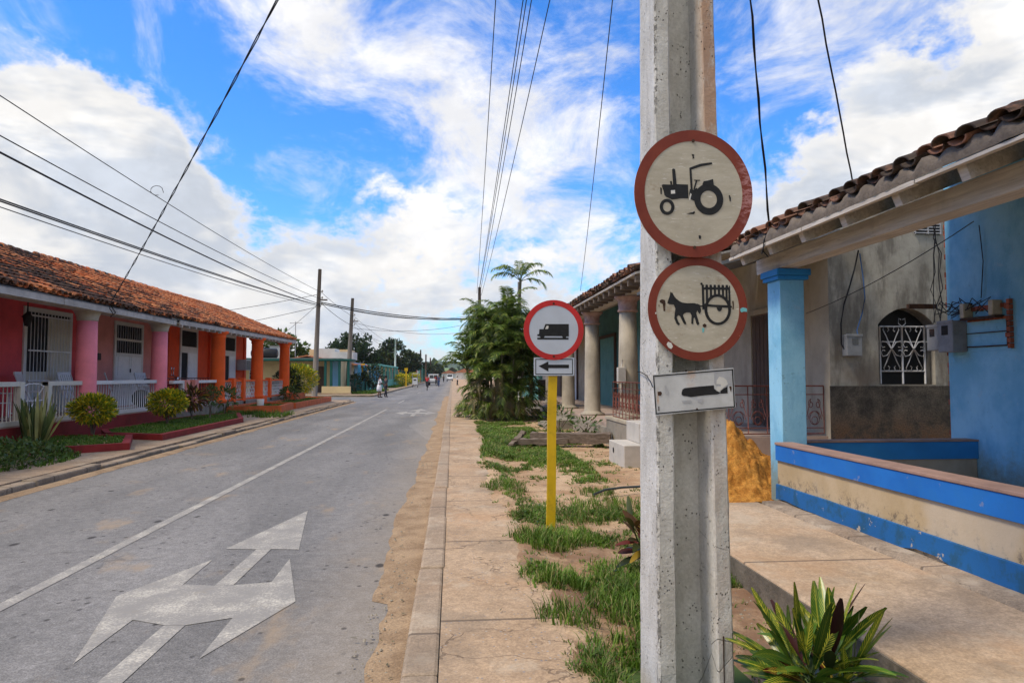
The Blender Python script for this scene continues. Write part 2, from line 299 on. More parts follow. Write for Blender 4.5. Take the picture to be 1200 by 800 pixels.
    simple('edge_concrete',(.15,.125,.095),.3,5,.95,bump=.8,grime=.7,gcol=(.045,.045,.03),gscale=7)
    simple('mortar',(.155,.125,.098),.2,9,.95,bump=.8,grime=.6,gcol=(.09,.075,.06),gscale=14)
    simple('pale_plaster',(.40,.35,.26),.15,2,.9,bump=.3,grime=.45,gcol=(.2,.16,.12),streak=True)
    simple('column_stone',(.40,.35,.27),.15,2.5,.9,bump=.3,grime=.45,gcol=(.2,.16,.11),streak=True,gscale=3)
    simple('capital_stone',(.42,.28,.23),.2,8,.9,bump=.6,grime=.6,gcol=(.3,.09,.06),gscale=9)
    simple('teal_wall',(.10,.26,.27),.15,2,.85,grime=.4,gcol=(.06,.12,.12))
    simple('turquoise_column',(.16,.40,.38),.15,2.5,.85,grime=.4,gcol=(.2,.25,.22))
    simple('brick_red',(.30,.09,.05),.3,14,.9,bump=.6,isl=.2)
    simple('iron_rust',(.16,.05,.035),.3,20,.75,bump=.2)
    simple('iron_grey',(.42,.42,.43),.12,9,.5,metal=.3)
    simple('box_grey',(.24,.25,.26),.12,7,.6,grime=.35,gcol=(.1,.08,.06),gscale=8)
    simple('glass_dark',(.02,.025,.03),.1,3,.08,spec=.6)
    simple('cable_black',(.012,.012,.013),.1,3,.6)
    simple('cable_blue',(.05,.13,.3),.1,3,.6)
    simple('porcelain',(.45,.40,.30),.2,9,.4)
    simple('step_block',(.50,.47,.42),.12,5,.8,bump=.2,grime=.4,gcol=(.28,.22,.15),gscale=5)
    simple('hose',(.05,.07,.08),.1)
    # far street
    simple('cream_wall',(.62,.50,.28),.08,1,.85); simple('pale_blue_wall',(.22,.45,.68),.08,1,.85); simple('teal_paint',(.006,.085,.07),.1,2,.7)
    simple('mint_paint',(.14,.42,.36),.1,1,.8); simple('red_wall',(.45,.08,.05),.1,1,.8); simple('white_wall',(.6,.6,.57),.1,1,.85,grime=.3,gcol=(.3,.3,.28))
    simple('grey_roof',(.25,.25,.24),.2,1,.9); simple('tank_black',(.02,.02,.022),.1,2,.4); simple('blue_column',(.06,.28,.5),.1,1,.8)
    simple('yellow_wall',(.6,.42,.12),.08,1,.85)
    # living
    foliage('leaf_croton',(.05,.09,.012),(.10,.15,.015),(.50,.33,.015),.52,vein=None)
    foliage('leaf_croton_yellow',(.07,.16,.015),(.36,.42,.02),(.80,.60,.02),.6)
    foliage('leaf_croton_red',(.05,.07,.015),(.13,.02,.012),(.35,.22,.02),.75)
    foliage('leaf_croton_near',(.022,.065,.010),(.08,.17,.018),(.07,.012,.010),.90,.28,.2,vein=(.58,.52,.06))
    foliage('leaf_croton_maroon',(.028,.008,.012),(.06,.015,.014),(.02,.03,.012),.6,.3,.1)
    foliage('leaf_snake',(.06,.10,.03),(.16,.20,.06),(.35,.34,.12),.6)
    foliage('leaf_palm',(.04,.085,.014),(.15,.23,.035),(.28,.32,.07),.74,.45,.4)
    foliage('leaf_palm_old',(.20,.15,.06),(.12,.11,.05),None,.9)
    foliage('leaf_dark',(.014,.032,.012),(.035,.06,.018),(.05,.08,.02),.8)
    foliage('leaf_mid',(.035,.08,.015),(.09,.15,.025),(.12,.15,.03),.8)
    foliage('grass_blade',(.055,.12,.012),(.15,.26,.024),(.34,.29,.12),.80,.6,.3)
    foliage('lawn_blade',(.055,.13,.012),(.12,.22,.02),(.15,.2,.04),.85,.6,.3)
    simple('bark',(.14,.11,.08),.3,8,.9,bump=.5); simple('palm_trunk',(.20,.19,.14),.2,10,.85,bump=.4)
    simple('stem_green',(.07,.10,.03),.2,8,.6)
    # people and vehicles
    simple('skin_brown',(.16,.075,.045),.06,9,.55); simple('skin_tan',(.30,.16,.10),.06,9,.55)
    simple('cloth_white',(.72,.71,.74),.05,9,.85); simple('cloth_dark',(.03,.03,.04),.2,9,.85); simple('cloth_red',(.42,.02,.03),.1,9,.85)
    simple('cloth_blue',(.04,.07,.16),.15,9,.85); simple('hair_black',(.01,.008,.008),.1,9,.6)
    simple('car_white',(.68,.69,.70),.03,2,.25,spec=.6); simple('tyre_rubber',(.02,.02,.02),.1,9,.85); simple('chrome',(.5,.5,.5),.05,4,.2,metal=1)
    simple('lamp_red',(.4,.01,.01),.05,4,.3); simple('moped_red',(.3,.02,.02),.1,4,.3,spec=.6); simple('seat_black',(.015,.015,.016),.1,6,.5)
make_materials()

# ------------------------------------------------------------------ mesh builder
OFF={}
class MB:
    def __init__(s): s.v=[]; s.f=[]; s.uv=[]; s.mi=[]; s.cm=0; s.sm=[]
    def face(s,idx,uv=None,smooth=False):
        s.f.append(idx); s.uv.append(uv or [(0,0)]*len(idx)); s.mi.append(s.cm); s.sm.append(smooth)
    def add(s,vs,fs,uv=None,smooth=False):
        b=len(s.v); s.v+= [tuple(v) for v in vs]
        for i,f in enumerate(fs): s.face([b+j for j in f],uv[i] if uv else None,smooth)
        return b
    def box(s,x0,x1,y0,y1,z0,z1,M=None,bev=0):
        if bev:
            bm=bmesh.new(); bmesh.ops.create_cube(bm,size=1)
            for v in bm.verts: v.co=Vector(((x0+x1)/2+v.co.x*(x1-x0),(y0+y1)/2+v.co.y*(y1-y0),(z0+z1)/2+v.co.z*(z1-z0)))
            bmesh.ops.bevel(bm,geom=bm.edges[:],offset=bev,segments=2,affect='EDGES',profile=.5)
            bm.verts.index_update(); vs=[v.co.copy() for v in bm.verts]; fs=[[v.index for v in f.verts] for f in bm.faces]; bm.free()
            if M: vs=[M@v for v in vs]
            return s.add(vs,fs)
        vs=[Vector(p) for p in((x0,y0,z0),(x1,y0,z0),(x1,y1,z0),(x0,y1,z0),(x0,y0,z1),(x1,y0,z1),(x1,y1,z1),(x0,y1,z1))]
        if M: vs=[M@v for v in vs]
        s.add(vs,[(0,3,2,1),(4,5,6,7),(0,1,5,4),(1,2,6,5),(2,3,7,6),(3,0,4,7)])
    def tube(s,pts,r,n=6,caps=True,smooth=True):
        pts=[Vector(p) for p in pts]; rs=r if isinstance(r,(list,tuple)) else [r]*len(pts); rings=[]; b=len(s.v)
        up=Vector((0,0,1))
        for i,p in enumerate(pts):
            d=(pts[min(i+1,len(pts)-1)]-pts[max(i-1,0)]).normalized()
            a=d.cross(up)
            if a.length<.15: a=d.cross(Vector((1,0,0)))
            a.normalize(); c=d.cross(a)
            for k in range(n):
                t=2*PI*k/n; s.v.append(tuple(p+(a*math.cos(t)+c*math.sin(t))*rs[i]))
        for i in range(len(pts)-1):
            for k in range(n):
                q=b+i*n+k; w=b+i*n+(k+1)%n; s.face([q,w,w+n,q+n],None,smooth)
        if caps:
            s.face([b+k for k in range(n)]); e=b+(len(pts)-1)*n; s.face([e+k for k in reversed(range(n))])
    def lathe(s,prof,c=(0,0,0),n=20,M=None,smooth=True,caps=True):
        b=len(s.v)
        for r,z in prof:
            for k in range(n):
                t=2*PI*k/n; p=Vector((c[0]+r*math.cos(t),c[1]+r*math.sin(t),c[2]+z)); s.v.append(tuple(M@p if M else p))
        for i in range(len(prof)-1):
            for k in range(n):
                q=b+i*n+k; w=b+i*n+(k+1)%n; s.face([q,w,w+n,q+n],None,smooth)
        if caps:
            s.face([b+k for k in reversed(range(n))]); e=b+(len(prof)-1)*n; s.face([e+k for k in range(n)])
    def prism(s,pts,d,M=None):
        """polygon pts (3D, planar) swept by vector d"""
        n=len(pts); P=[Vector(p) for p in pts]; D=Vector(d)
        vs=P+[p+D for p in P]
        if M: vs=[M@v for v in vs]
        s.add(vs,[list(range(n))[::-1],list(range(n,2*n))]+[[i,(i+1)%n,(i+1)%n+n,i+n] for i in range(n)])
    def ring(s,cx,cz,rx,rz,ix,iz,y,d=.0015,n=28,a0=0,a1=2*PI):
        full=abs(a1-a0-2*PI)<1e-4; m=n if full else n+1; b=len(s.v)
        for k in range(m):
            t=a0+(a1-a0)*k/n; c_,s_=math.cos(t),math.sin(t)
            for(r1,r2,yy) in((rx,rz,y),(ix,iz,y),(rx,rz,y+d),(ix,iz,y+d)): s.v.append((cx+r1*c_,yy,cz+r2*s_))
        for k in range(n):
            q=b+4*k; w=b+4*((k+1)%m)
            s.face([q,q+1,w+1,w]); s.face([q+2,w+2,w+3,q+3]); s.face([q,w,w+2,q+2]); s.face([q+1,q+3,w+3,w+1])
    def leaf(s,base,d,up,L,W,bend=.3,seg=3,fold=.0):
        """one lens-shaped leaf, UV along it"""
        base=Vector(base); d=Vector(d).normalized(); side=d.cross(Vector(up))
        if side.length<1e-3: side=Vector((1,0,0))
        side.normalize(); nrm=side.cross(d).normalized(); b=len(s.v)
        for i in range(seg+1):
            t=i/seg; w=W*.5*(math.sin(PI*min(1,max(0.04,t*.93+.03)))**.75) if seg>1 else W*.5
            p=base+d*(L*t*(1-.15*bend*t))-Vector((0,0,1))*(bend*L*t*t*.55)
            for k in(-1,0,1): s.v.append(tuple(p+side*(w*k)+nrm*(fold*w*abs(k))))
        for i in range(seg):
            for k in(0,1):
                q=b+3*i+k; s.face([q,q+1,q+4,q+3],[(k*.5,i/seg),(k*.5+.5,i/seg),(k*.5+.5,(i+1)/seg),(k*.5,(i+1)/seg)],True)
    def quadleaf(s,p,d,side,L,W):
        p=Vector(p); b=len(s.v)
        s.v+=[tuple(p),tuple(p+d*L*.5+side*W*.5),tuple(p+d*L),tuple(p+d*L*.5-side*W*.5)]; s.face([b,b+1,b+2,b+3],[(.5,0),(1,.5),(.5,1),(0,.5)])
    def build(s,name,mat,parent=None,shift=None):
        me=bpy.data.meshes.new(name); off=Vector(shift) if shift else (OFF.get(parent.name,Vector()) if parent else Vector())
        vs=[tuple(Vector(v)-off) for v in s.v] if off.length else s.v
        me.from_pydata(vs,[],s.f); 
        uvl=me.uv_layers.new(name='UVMap'); flat=[c for f in s.uv for p in f for c in p]; uvl.data.foreach_set('uv',flat)
        me.polygons.foreach_set('use_smooth',s.sm); me.polygons.foreach_set('material_index',s.mi)
        for mm in (mat if isinstance(mat,(list,tuple)) else [mat]): me.materials.append(MATS[mm])
        me.update(); o=bpy.data.objects.new(name,me); COL.objects.link(o)
        if parent: o.parent=parent; OFF[o.name]=off
        elif shift: o.location=shift; OFF[o.name]=off
        else: OFF[o.name]=Vector()
        return o
def tag(o,label=None,cat=None,group=None,kind=None):
    if label: o['label']=label
    if cat: o['category']=cat
    if group: o['group']=group
    if kind: o['kind']=kind
    return o
def thing(name,label,cat,loc=(0,0,0),group=None):
    o=bpy.data.objects.new(name,None); COL.objects.link(o); o.location=loc; o.empty_display_size=.2; OFF[o.name]=Vector(loc)
    return tag(o,label,cat,group)
def local(name,label,cat,group=None):
    return thing(name,label,cat,(0,0,0),group)
def place(o,loc,rz=0,sc=None):
    o.location=loc; o.rotation_euler=(0,0,rz)
    if sc: o.scale=(sc,sc,sc)
    return o
def kids(o): return [c for c in bpy.data.objects if c.parent==o]
def dup(o,loc=None,rz=None,label=None,sc=None,parent=None):
    c=o.copy(); COL.objects.link(c); c.parent=parent
    for ch in kids(o): dup(ch,parent=c)
    if loc is not None: c.location=loc
    if rz is not None: c.rotation_euler=(0,0,rz)
    if sc: c.scale=(sc,sc,sc)
    if label: c['label']=label
    return c
def rnd(a,b): return random.uniform(a,b)
def rdir(zb=0):
    while 1:
        v=Vector((rnd(-1,1),rnd(-1,1),rnd(-1,1)))
        if .1<v.length<1: 
            v.normalize(); v.z+=zb; return v.normalized()
def struct(name,mb,mat): return tag(mb.build(name,mat),kind='structure')

# ------------------------------------------------------------------ foliage helpers
def leafcloud(mb,c,rad,n,size,clumps=14,spread=.38,zb=.25,flat=1.):
    c=Vector(c); cl=[]
    for _ in range(clumps):
        d=rdir(); k=rnd(.45,1)**.5*.82; cl.append((c+Vector((d.x*rad[0]*k,d.y*rad[1]*k,d.z*rad[2]*k)),rnd(.6,1.25)))
    for i in range(n):
        q,s=random.choice(cl); d=rdir(); k=rnd(0,1)**.45*spread*s
        p=q+Vector((d.x*rad[0]*k,d.y*rad[1]*k,d.z*rad[2]*k))
        dd=(rdir(zb)+d*.5).normalized(); sd=dd.cross(rdir()).normalized(); L=size*rnd(.6,1.4)
        mb.quadleaf(p,dd,sd,L,L*.55*flat)
def bush(name,label,cat,loc,r,h,leafmat,n,size,group=None,stems=6,trunk=.35,longleaf=True):
    t=thing(name,label,cat,loc,group); x,y,z=loc; m=MB(); s=MB(); cz=z+h*trunk+ (h*(1-trunk))/2; rz=h*(1-trunk)/2
    for i in range(stems):
        a=rnd(0,2*PI); q=rnd(.3,.8); s.tube([(x+rnd(-.02,.02),y+rnd(-.02,.02),z-.03),(x+math.cos(a)*r*.2*q,y+math.sin(a)*r*.2*q,z+h*.3),(x+math.cos(a)*r*q,y+math.sin(a)*r*q,z+h*rnd(.55,.85))],[.018,.013,.006],5)
    for i in range(n):
        d=rdir(.15); k=rnd(.2,1)**.45*(1+.14*noise.noise(Vector(d)*2.3+Vector(loc)))
        p=Vector((x+d.x*r*k,y+d.y*r*k,cz+d.z*rz*k)); dd=(Vector(d)*1.1+rdir(.5)*.7).normalized()
        L=size*rnd(.7,1.3)
        if longleaf: m.leaf(p,dd,rdir(1),L,L*.32,rnd(0,.5),2,.12)
        else: m.quadleaf(p,dd,dd.cross(rdir()).normalized(),L,L*.6)
    m.build('foliage',leafmat,t); s.build('stem','bark',t); return t
def tree(label,loc,h,rad,leafmat,n,size,group,trunk_r=.25,clumps=22,cz=.66,name='tree'):
    t=thing(name,label,'tree',loc,group); x,y,z=loc; s=MB(); top=h*(cz-.25)
    s.tube([(x,y,z-.3),(x+rnd(-.1,.1),y,z+top*.5),(x+rnd(-.3,.3),y+rnd(-.2,.2),z+top)],[trunk_r,trunk_r*.75,trunk_r*.6],8)
    for i in range(9):
        a=2*PI*i/9+rnd(-.3,.3); e=rnd(.4,.9)
        s.tube([(x,y,z+top*rnd(.75,1)),(x+math.cos(a)*rad[0]*e*.5,y+math.sin(a)*rad[1]*e*.5,z+top+rad[2]*rnd(.2,.5)),(x+math.cos(a)*rad[0]*e,y+math.sin(a)*rad[1]*e,z+h*cz+rad[2]*rnd(-.1,.6))],[trunk_r*.45,trunk_r*.25,.03],5)
    m=MB(); leafcloud(m,(x,y,z+h*cz),rad,n,size,clumps,.36)
    s.build('trunk','bark',t); m.build('crown',leafmat,t); return t
def frond(m,base,az,elev,L,nl=22,ll=.4,droop=1.,w=.035,rach=None,hang=.35):
    """arching feather leaf: rachis in rach, leaflets in m"""
    base=Vector(base); h=Vector((math.cos(az),math.sin(az),0)); pts=[]; e=elev; p=base.copy(); st=L/10
    for i in range(11):
        pts.append(p.copy()); p=p+(h*math.cos(e)+Vector((0,0,1))*math.sin(e))*st; e-=droop*.16*(.5+i*.12)
    if rach is not None: rach.tube(pts,[.014*(1-i/11.)+.003 for i in range(11)],4,False)
    side=Vector((-h.y,h.x,0))
    for i in range(nl):
        t=.18+.82*i/nl; f=t*10; k=min(9,int(f)); q=pts[k].lerp(pts[k+1],f-k); tg=(pts[k+1]-pts[k]).normalized(); nn=side.cross(tg)
        l=ll*math.sin(PI*min(1,t*.8+.15))**.7*rnd(.85,1.1)
        for sgn in(-1,1):
            d=(side*sgn*.85+tg*.75+nn*rnd(.0,.3)*(-1 if nn.z<0 else 1)).normalized(); b=len(m.v)
            mid=q+d*l*.5; end=q+d*l-Vector((0,0,1))*l*hang*rnd(.6,1.4); ws=tg*w*.5
            m.v+=[tuple(q-ws*.4),tuple(q+ws*.4),tuple(mid-ws+Vector((0,0,-l*.05))),tuple(mid+ws+Vector((0,0,-l*.05))),tuple(end)]
            m.face([b,b+1,b+3,b+2],None,True); m.face([b+2,b+3,b+4],None,True)
def blades(m,x,y,z,h,n=5,w=.006,lean=.5):
    for _ in range(n):
        a=rnd(0,2*PI); l=h*rnd(.5,1.2); dx,dy=math.cos(a),math.sin(a); k=rnd(.1,lean)*l; px,py=x+rnd(-.03,.03),y+rnd(-.03,.03); b=len(m.v)
        m.v+=[(px-dy*w,py+dx*w,z),(px+dy*w,py-dx*w,z),(px+dx*k*.4+dy*w*.7,py+dy*k*.4-dx*w*.7,z+l*.6),(px+dx*k*.4-dy*w*.7,py+dy*k*.4+dx*w*.7,z+l*.6),(px+dx*k,py+dy*k,z+l*.92)]
        m.face([b,b+1,b+2,b+3]); m.face([b+3,b+2,b+4])

# ------------------------------------------------------------------ ground, road, pavements
def fbm(x,y,s=1.,o=4): return noise.fractal(Vector((x*s,y*s,3.1)),1.,2.,o)
m=MB(); m.add([(-3000,-60,-.06),(3000,-60,-.06),(3000,3200,-.06),(-3000,3200,-.06)],[(0,1,2,3)]); struct('ground',m,'far_ground')
m=MB(); m.add([(-5.88,-12,0),(-.2,-12,0),(-.2,420,0),(-5.88,420,0),(-5.88,52.2,0),(-5.88,42.6,0),(-80,42.6,0),(-80,52.2,0)],[(0,1,2,5),(5,2,3,4),(6,5,4,7)])
struct('road',m,'asphalt')
# road markings, each a sheet 4 mm up
def marking(name,polys,label):
    m=MB()
    for p in polys: m.add([(x,y,.004) for x,y in p],[list(range(len(p)))])
    o=m.build(name,'road_paint'); tag(o,kind='structure'); return o
marking('centre_line',[[(-3.16,-12),(-3.05,-12),(-3.05,33),(-3.16,33)]]+[[(-3.15,y),(-3.05,y),(-3.05,y+5),(-3.15,y+5)] for y in(40,62,86,110,134,158)],'')
def arrowpoly(ox,oy,sx=1,sy=1):
    P=lambda l:[(ox+(x+1.75)*sx,oy+(y-6)*sy) for x,y in l]
    return [P([(-1.70,8.36),(-2.08,6.60),(-1.79,6.56),(-1.66,6.56),(-1.40,6.52)]),
            P([(-1.79,6.556),(-1.80,5.47),(-1.66,5.47),(-1.66,6.556)]),
            P([(-2.07,6.24),(-2.42,5.27),(-2.09,4.07),(-2.08,4.76),(-1.83,4.64),(-1.695,4.63),(-1.44,4.74),(-1.42,4.08),(-1.10,5.04),(-1.41,6.21),(-1.39,5.52),(-1.66,5.466),(-1.80,5.466),(-2.05,5.52)]),
            P([(-1.835,4.636),(-1.84,3.2),(-1.71,3.2),(-1.70,4.626)])]
marking('road_arrow',arrowpoly(-1.75,6),''); marking('road_arrow',arrowpoly(-1.55,30.6,1.35,1.15),'')
# dirt in the right gutter
m=MB(); nY=760; 
for i in range(nY):
    y=-4+i*.075; e=-.58+.12*fbm(0,y,.45,2)+.035*fbm(1,y,2.5,5)+ (.12 if y<5 else 0)+(-.0)
    hh=.028+.012*fbm(3,y,1.5)
    b=len(m.v); m.v+=[(e,y,.003),(e*.6-.24*.4,y,hh*.7),(-.238,y,hh)]
    if i: m.face([b-3,b,b+1,b-2],None,True); m.face([b-2,b+1,b+2,b-1],None,True)
struct('gutter_dirt',m,'gutter_dirt')
m=MB()
for i in range(180):
    y=-4+i*.26
    if y>42: break
    e=-5.70+.06*fbm(5,y,.6)+.04*fbm(7,y,3); b=len(m.v); m.v+=[(-5.87,y,.03),(-5.75,y,.018),(e,y,.003)]
    if i: m.face([b-3,b-2,b+1,b],None,True); m.face([b-2,b-1,b+2,b+1],None,True)
struct('gutter_dirt',m,'gutter_dirt')
# right kerb stones and pavement
m=MB(); y=-6.
while y<60:
    L=1.9; j=rnd(-.012,.012); m.box(-.24+j,-.052+j,y+.004,y+L-.004,-.1,.12+rnd(-.006,.008),bev=.022); y+=L
m.box(-.24,-.05,y,400,-.1,.12); struct('kerb',m,'kerb_concrete')
def edge(y): return .56+.12*fbm(9,y,.45)+.04*fbm(2,y,2.2)+(.22 if 12<y<30 else 0)*min(1,max(0,(y-12)/3))+max(0,(4.2-y)*.22)
m=MB(); m.box(-.062,1.0,60,400,-.1,.108)
for i in range(1101):
    y=-6+i*.06; e=edge(y)+.13+.025*fbm(14,y,3.5,4); b=len(m.v); m.v+=[(-.062,y,.108),(e-.03,y,.108),(e,y,.098),(e+.015,y,-.05)]
    if i:
        for k in range(3): m.face([b-4+k,b-3+k,b+1+k,b+k])
struct('pavement',m,'pavement_concrete')
# left pavement with broken edge
m=MB()
m.box(-9.2,-6.12,-10,42.2,-.1,.12); m.box(-60,-9.2,39.8,42.2,-.1,.12); m.box(-9.4,-6.1,52.6,400,-.1,.12); m.box(-60,-9.4,52.6,55.2,-.1,.12)
struct('pavement',m,'left_pavement')
m=MB(); y=-6.
while y<42:
    L=rnd(.8,1.1); dz=rnd(-.03,.0) if y>2 else 0; m.box(-6.118,-5.90+rnd(-.05,.03),y+.008,min(42.2,y+L-.008),-.1,.121+dz*1.6,bev=.028); y+=L
m.box(-6.1,-5.88,52.6,400,-.1,.13); m.box(-60,-6.12,52.45,52.6,-.1,.13); m.box(-60,-6.12,42.2,42.32,-.1,.13)
struct('kerb',m,'old_kerb')
# verge earth
def ez(x,y):
    e=edge(y); t=max(0,min(1,(x-e+.1)/.25)); hgt=.085+.045*t-.085*max(0,min(1,(x-e-.12)/.3))+.02*fbm(x,y,.8)+.01*fbm(x,y,4,3)
    if y<7.7 and x>1.2: hgt-=.09*min(1,(x-1.2)/.7)*min(1,(7.7-y)/1.5)
    if y<4.4 and x>.8: hgt-=.05*min(1,(4.4-y))
    if x>2.3 and y<7.6: hgt=-.1
    if y<4.1 and .85<x<1.6: hgt-=.14*min(1,(4.1-y)/.3)
    return hgt
m=MB(); xs=[.3+.09*i for i in range(23)]+[2.4+.25*i for i in range(14)]+[6,8,12,30]; ys=[-3+.11*i for i in range(130)]+[11.3+.3*i for i in range(70)]+[33,36,40,60,100,400]
for y in ys:
    for x in xs: m.v.append((x,y,ez(x,y)))
nx=len(xs)
for j in range(len(ys)-1):
    for i in range(nx-1): q=j*nx+i; m.face([q,q+1,q+nx+1,q+nx],None,True)
struct('verge_earth',m,'earth')
# raised walkway before the blue house
m=MB(); m.box(2.27,3.515,-4,7.66,-.15,.15,bev=.012); struct('walkway',m,'slab_concrete')
m=MB(); m.box(2.255,2.2685,-4,7.64,-.2,.136); struct('walkway_edge',m,'edge_concrete')
m=MB()
for i in range(60):
    y=-4+i*.198; b=len(m.v); e=3.548+.014*fbm(2,y,2.5); h=.16+.012*fbm(4,y,2); m.v+=[(e,y,.10),(e+.02,y,h-.01),(3.9,y,h)]
    if i: m.face([b-3,b-2,b+1,b],None,True); m.face([b-2,b-1,b+2,b+1],None,True)
struct('walkway_strip',m,'old_kerb')
# hills far off
def hill(name,y0,y1,hmax,seed,mat,x0=-1800,x1=1500):
    m=MB(); nx,ny=70,14
    for j in range(ny):
        for i in range(nx):
            x=x0+(x1-x0)*i/(nx-1); t=j/(ny-1); y=y0+(y1-y0)*t
            z=hmax*(math.sin(t*PI*.5)**1.3)*(.62+.38*noise.fractal(Vector((x*.0016+seed,t*.8,seed)),1,2,4))+3*noise.noise(Vector((x*.01,y*.01,seed)))*t-2*(1-t)
            m.v.append((x,y,z))
    for j in range(ny-1):
        for i in range(nx-1): q=j*nx+i; m.face([q,q+1,q+nx+1,q+nx],None,True)
    struct(name,m,mat)
hill('hills',900,1700,34,2.2,'hill_green'); hill('hills',1900,3000,84,7.7,'hill_green')

# ------------------------------------------------------------------ grass
def clumpmask(x,y):
    v=fbm(x+3,y,.55,3)+.45*fbm(x,y+7,1.9,3); s=1.
    if y<5.2 and x>1.45: v-=(x-1.45)*2.6
    if y<7.5 and x<1.45: v+=.12
    if 7.4<y<9.6: v-=.25
    if 10.5<y<12.6 and x<1.6: v+=.0
    if 12.4<y<20 and x<2.3: v+=.55
    if y>9 and x>2.3: v-=.45
    if x<.75: v-=(.75-x)*1.5
    return v
g=MB(); cnt=0; random.seed(21)
while cnt<14500:
    y=2.6+ (rnd(0,1)**1.5)*20; x=rnd(.45,3.3 if y>7.8 else 2.24)
    if x<edge(y)-.05 or (y<3.95 and .93<x<1.5): continue
    v=clumpmask(x,y)
    pr=max(0.,min(1.,(v+.35)/1.15)); pr=pr*pr*(3-2*pr)
    if rnd(0,1)<pr**1.3+.012:
        blades(g,x,y,ez(x,y)-.005,rnd(.03,.09)*(.55+.75*pr),6,.0028+.0004*y,1.6); cnt+=1
for (cx,cy,r,n) in((.85,6.3,.3,200),(.8,5.0,.2,90),(.72,4.3,.2,60),(1.12,6.5,.3,230),(1.55,5.2,.5,340),(1.25,4.6,.33,260),(1.05,3.9,.25,120),(1.35,4.1,.25,150),(.78,6.0,.12,30),(.72,9.2,.35,110),(1.9,8.9,.25,60),(1.9,8.0,.5,130),(1.35,7.6,.5,170),(2.0,3.3,.12,14),(1.6,4.9,.3,150)):
    for _ in range(n):
        a=rnd(0,2*PI); q=r*rnd(0,1)**.6; x=cx+q*math.cos(a); y=cy+q*math.sin(a); blades(g,x,y,ez(x,y)-.005,rnd(.06,.15),5,.0042,1.1)
tag(g.build('grass','grass_blade'),'tufts of green grass growing over the bare verge earth','grass',kind='stuff')
g=MB(); random.seed(77)
for _ in range(420):
    y=3.4+rnd(0,1)**1.4*14; x=rnd(.6,2.1 if y<7.7 else 3.2)
    if clumpmask(x,y)<.1 or (y<3.95 and x<1.5): continue
    for k in range(7):
        a=rnd(0,2*PI); r=rnd(0,.08); g.leaf((x+r*math.cos(a),y+r*math.sin(a),ez(x,y)+rnd(.0,.05)),(math.cos(a),math.sin(a),rnd(.1,.8)),(0,0,1),rnd(.03,.07),rnd(.018,.035),rnd(.2,.6),2,.1)
tag(g.build('weeds','leaf_mid'),'small broad leaved weeds mixed through the verge grass','weeds',kind='stuff')
g=MB()
for _ in range(260):
    y=3+rnd(0,1)**1.3*12; x=rnd(-.6,-.28) if rnd(0,1)<.2 else rnd(.2,2.2 if y<7.7 else 3.2); z=(.03 if x<0 else max(.118 if x<1.0 else 0,ez(x,y)))+.003; a=rnd(0,PI)
    g.leaf((x,y,z),(math.cos(a),math.sin(a),.1),(0,0,1),rnd(.02,.05),rnd(.008,.02),rnd(-.1,.1),2,.2)
tag(g.build('dry_litter','leaf_palm_old'),'dry leaf scraps scattered over pavement and verge','litter',kind='stuff')
# pebbles and litter on the earth (uncountable)
g=MB(); random.seed(5)
for _ in range(1500):
    y=2.8+rnd(0,1)**1.6*13; x=rnd(-.55,-.3) if rnd(0,1)<.25 else rnd(.6,3.3 if y>7.8 else 2.2)
    z=ez(x,y) if x>0 else .02; r=rnd(.004,.014); b=len(g.v)
    for d in((1,0,0),(0,1,0),(-1,0,0),(0,-1,0),(0,0,.8)): g.v.append((x+d[0]*r*rnd(.6,1.3),y+d[1]*r*rnd(.6,1.3),z+d[2]*r-.002))
    for k in range(4): g.face([b+k,b+(k+1)%4,b+4])
tag(g.build('pebbles','stone_base'),'loose pebbles scattered over the verge and gutter dirt','pebbles',kind='stuff')

# ------------------------------------------------------------------ shared building helpers
def roof_tiles(m,a,b,up,slen,pitch=.22,row=.34,jit=1.,thick=.014,seg=5,droop=None,flat=.72):
    a=Vector(a); b=Vector(b); e=(b-a); L=e.length; e.normalize(); u=Vector(up).normalized(); n=e.cross(u)
    if n.z<0: n=-n
    nc=int(L/pitch); nr=int(slen/row)
    def tile(p,w0,w1,l,h0,h1,inv,tw):
        bb=len(m.v); uu=(u+e*tw).normalized()
        for s_,w,h in((0,w0,h0),(1,w1,h1)):
            for k in range(seg+1):
                t=PI*k/seg; c,si=math.cos(t),math.sin(t)*(-1 if inv else 1)
                q=p+uu*(l*s_)+n*h
                for r in((w,w-thick) if True else (w,)): m.v.append(tuple(q+e*(c*r)+n*(si*r*flat+(w*.55 if inv else 0))))
        S=2*(seg+1)
        for k in range(seg):
            q=bb+2*k; m.face([q,q+2,q+2+S,q+S],None,True); m.face([q+1,q+1+S,q+3+S,q+3],None,True); m.face([q,q+1,q+3,q+2])
        for k in(0,seg): q=bb+2*k; m.face([q,q+S,q+1+S,q+1])
    for r in range(nr):
        for c in range(nc):
            sag=0
            p=a+e*((c+.5)*pitch+rnd(-.02,.02)*jit)+u*(r*row+rnd(-.04,.04)*jit-(.02))
            if droop: p+=n*droop(c*pitch,r*row)
            tile(p,pitch*.40,pitch*.33,row*1.22,.052+rnd(-.008,.012)*jit,.03,False,rnd(-.05,.05)*jit)
            p2=a+e*((c)*pitch+rnd(-.015,.015)*jit)+u*(r*row+rnd(-.03,.03)*jit+.01)
            if droop: p2+=n*droop(c*pitch,r*row)
            tile(p2,pitch*.36,pitch*.40,row*1.2,.0+rnd(-.004,.006)*jit,-.012,True,rnd(-.04,.04)*jit)
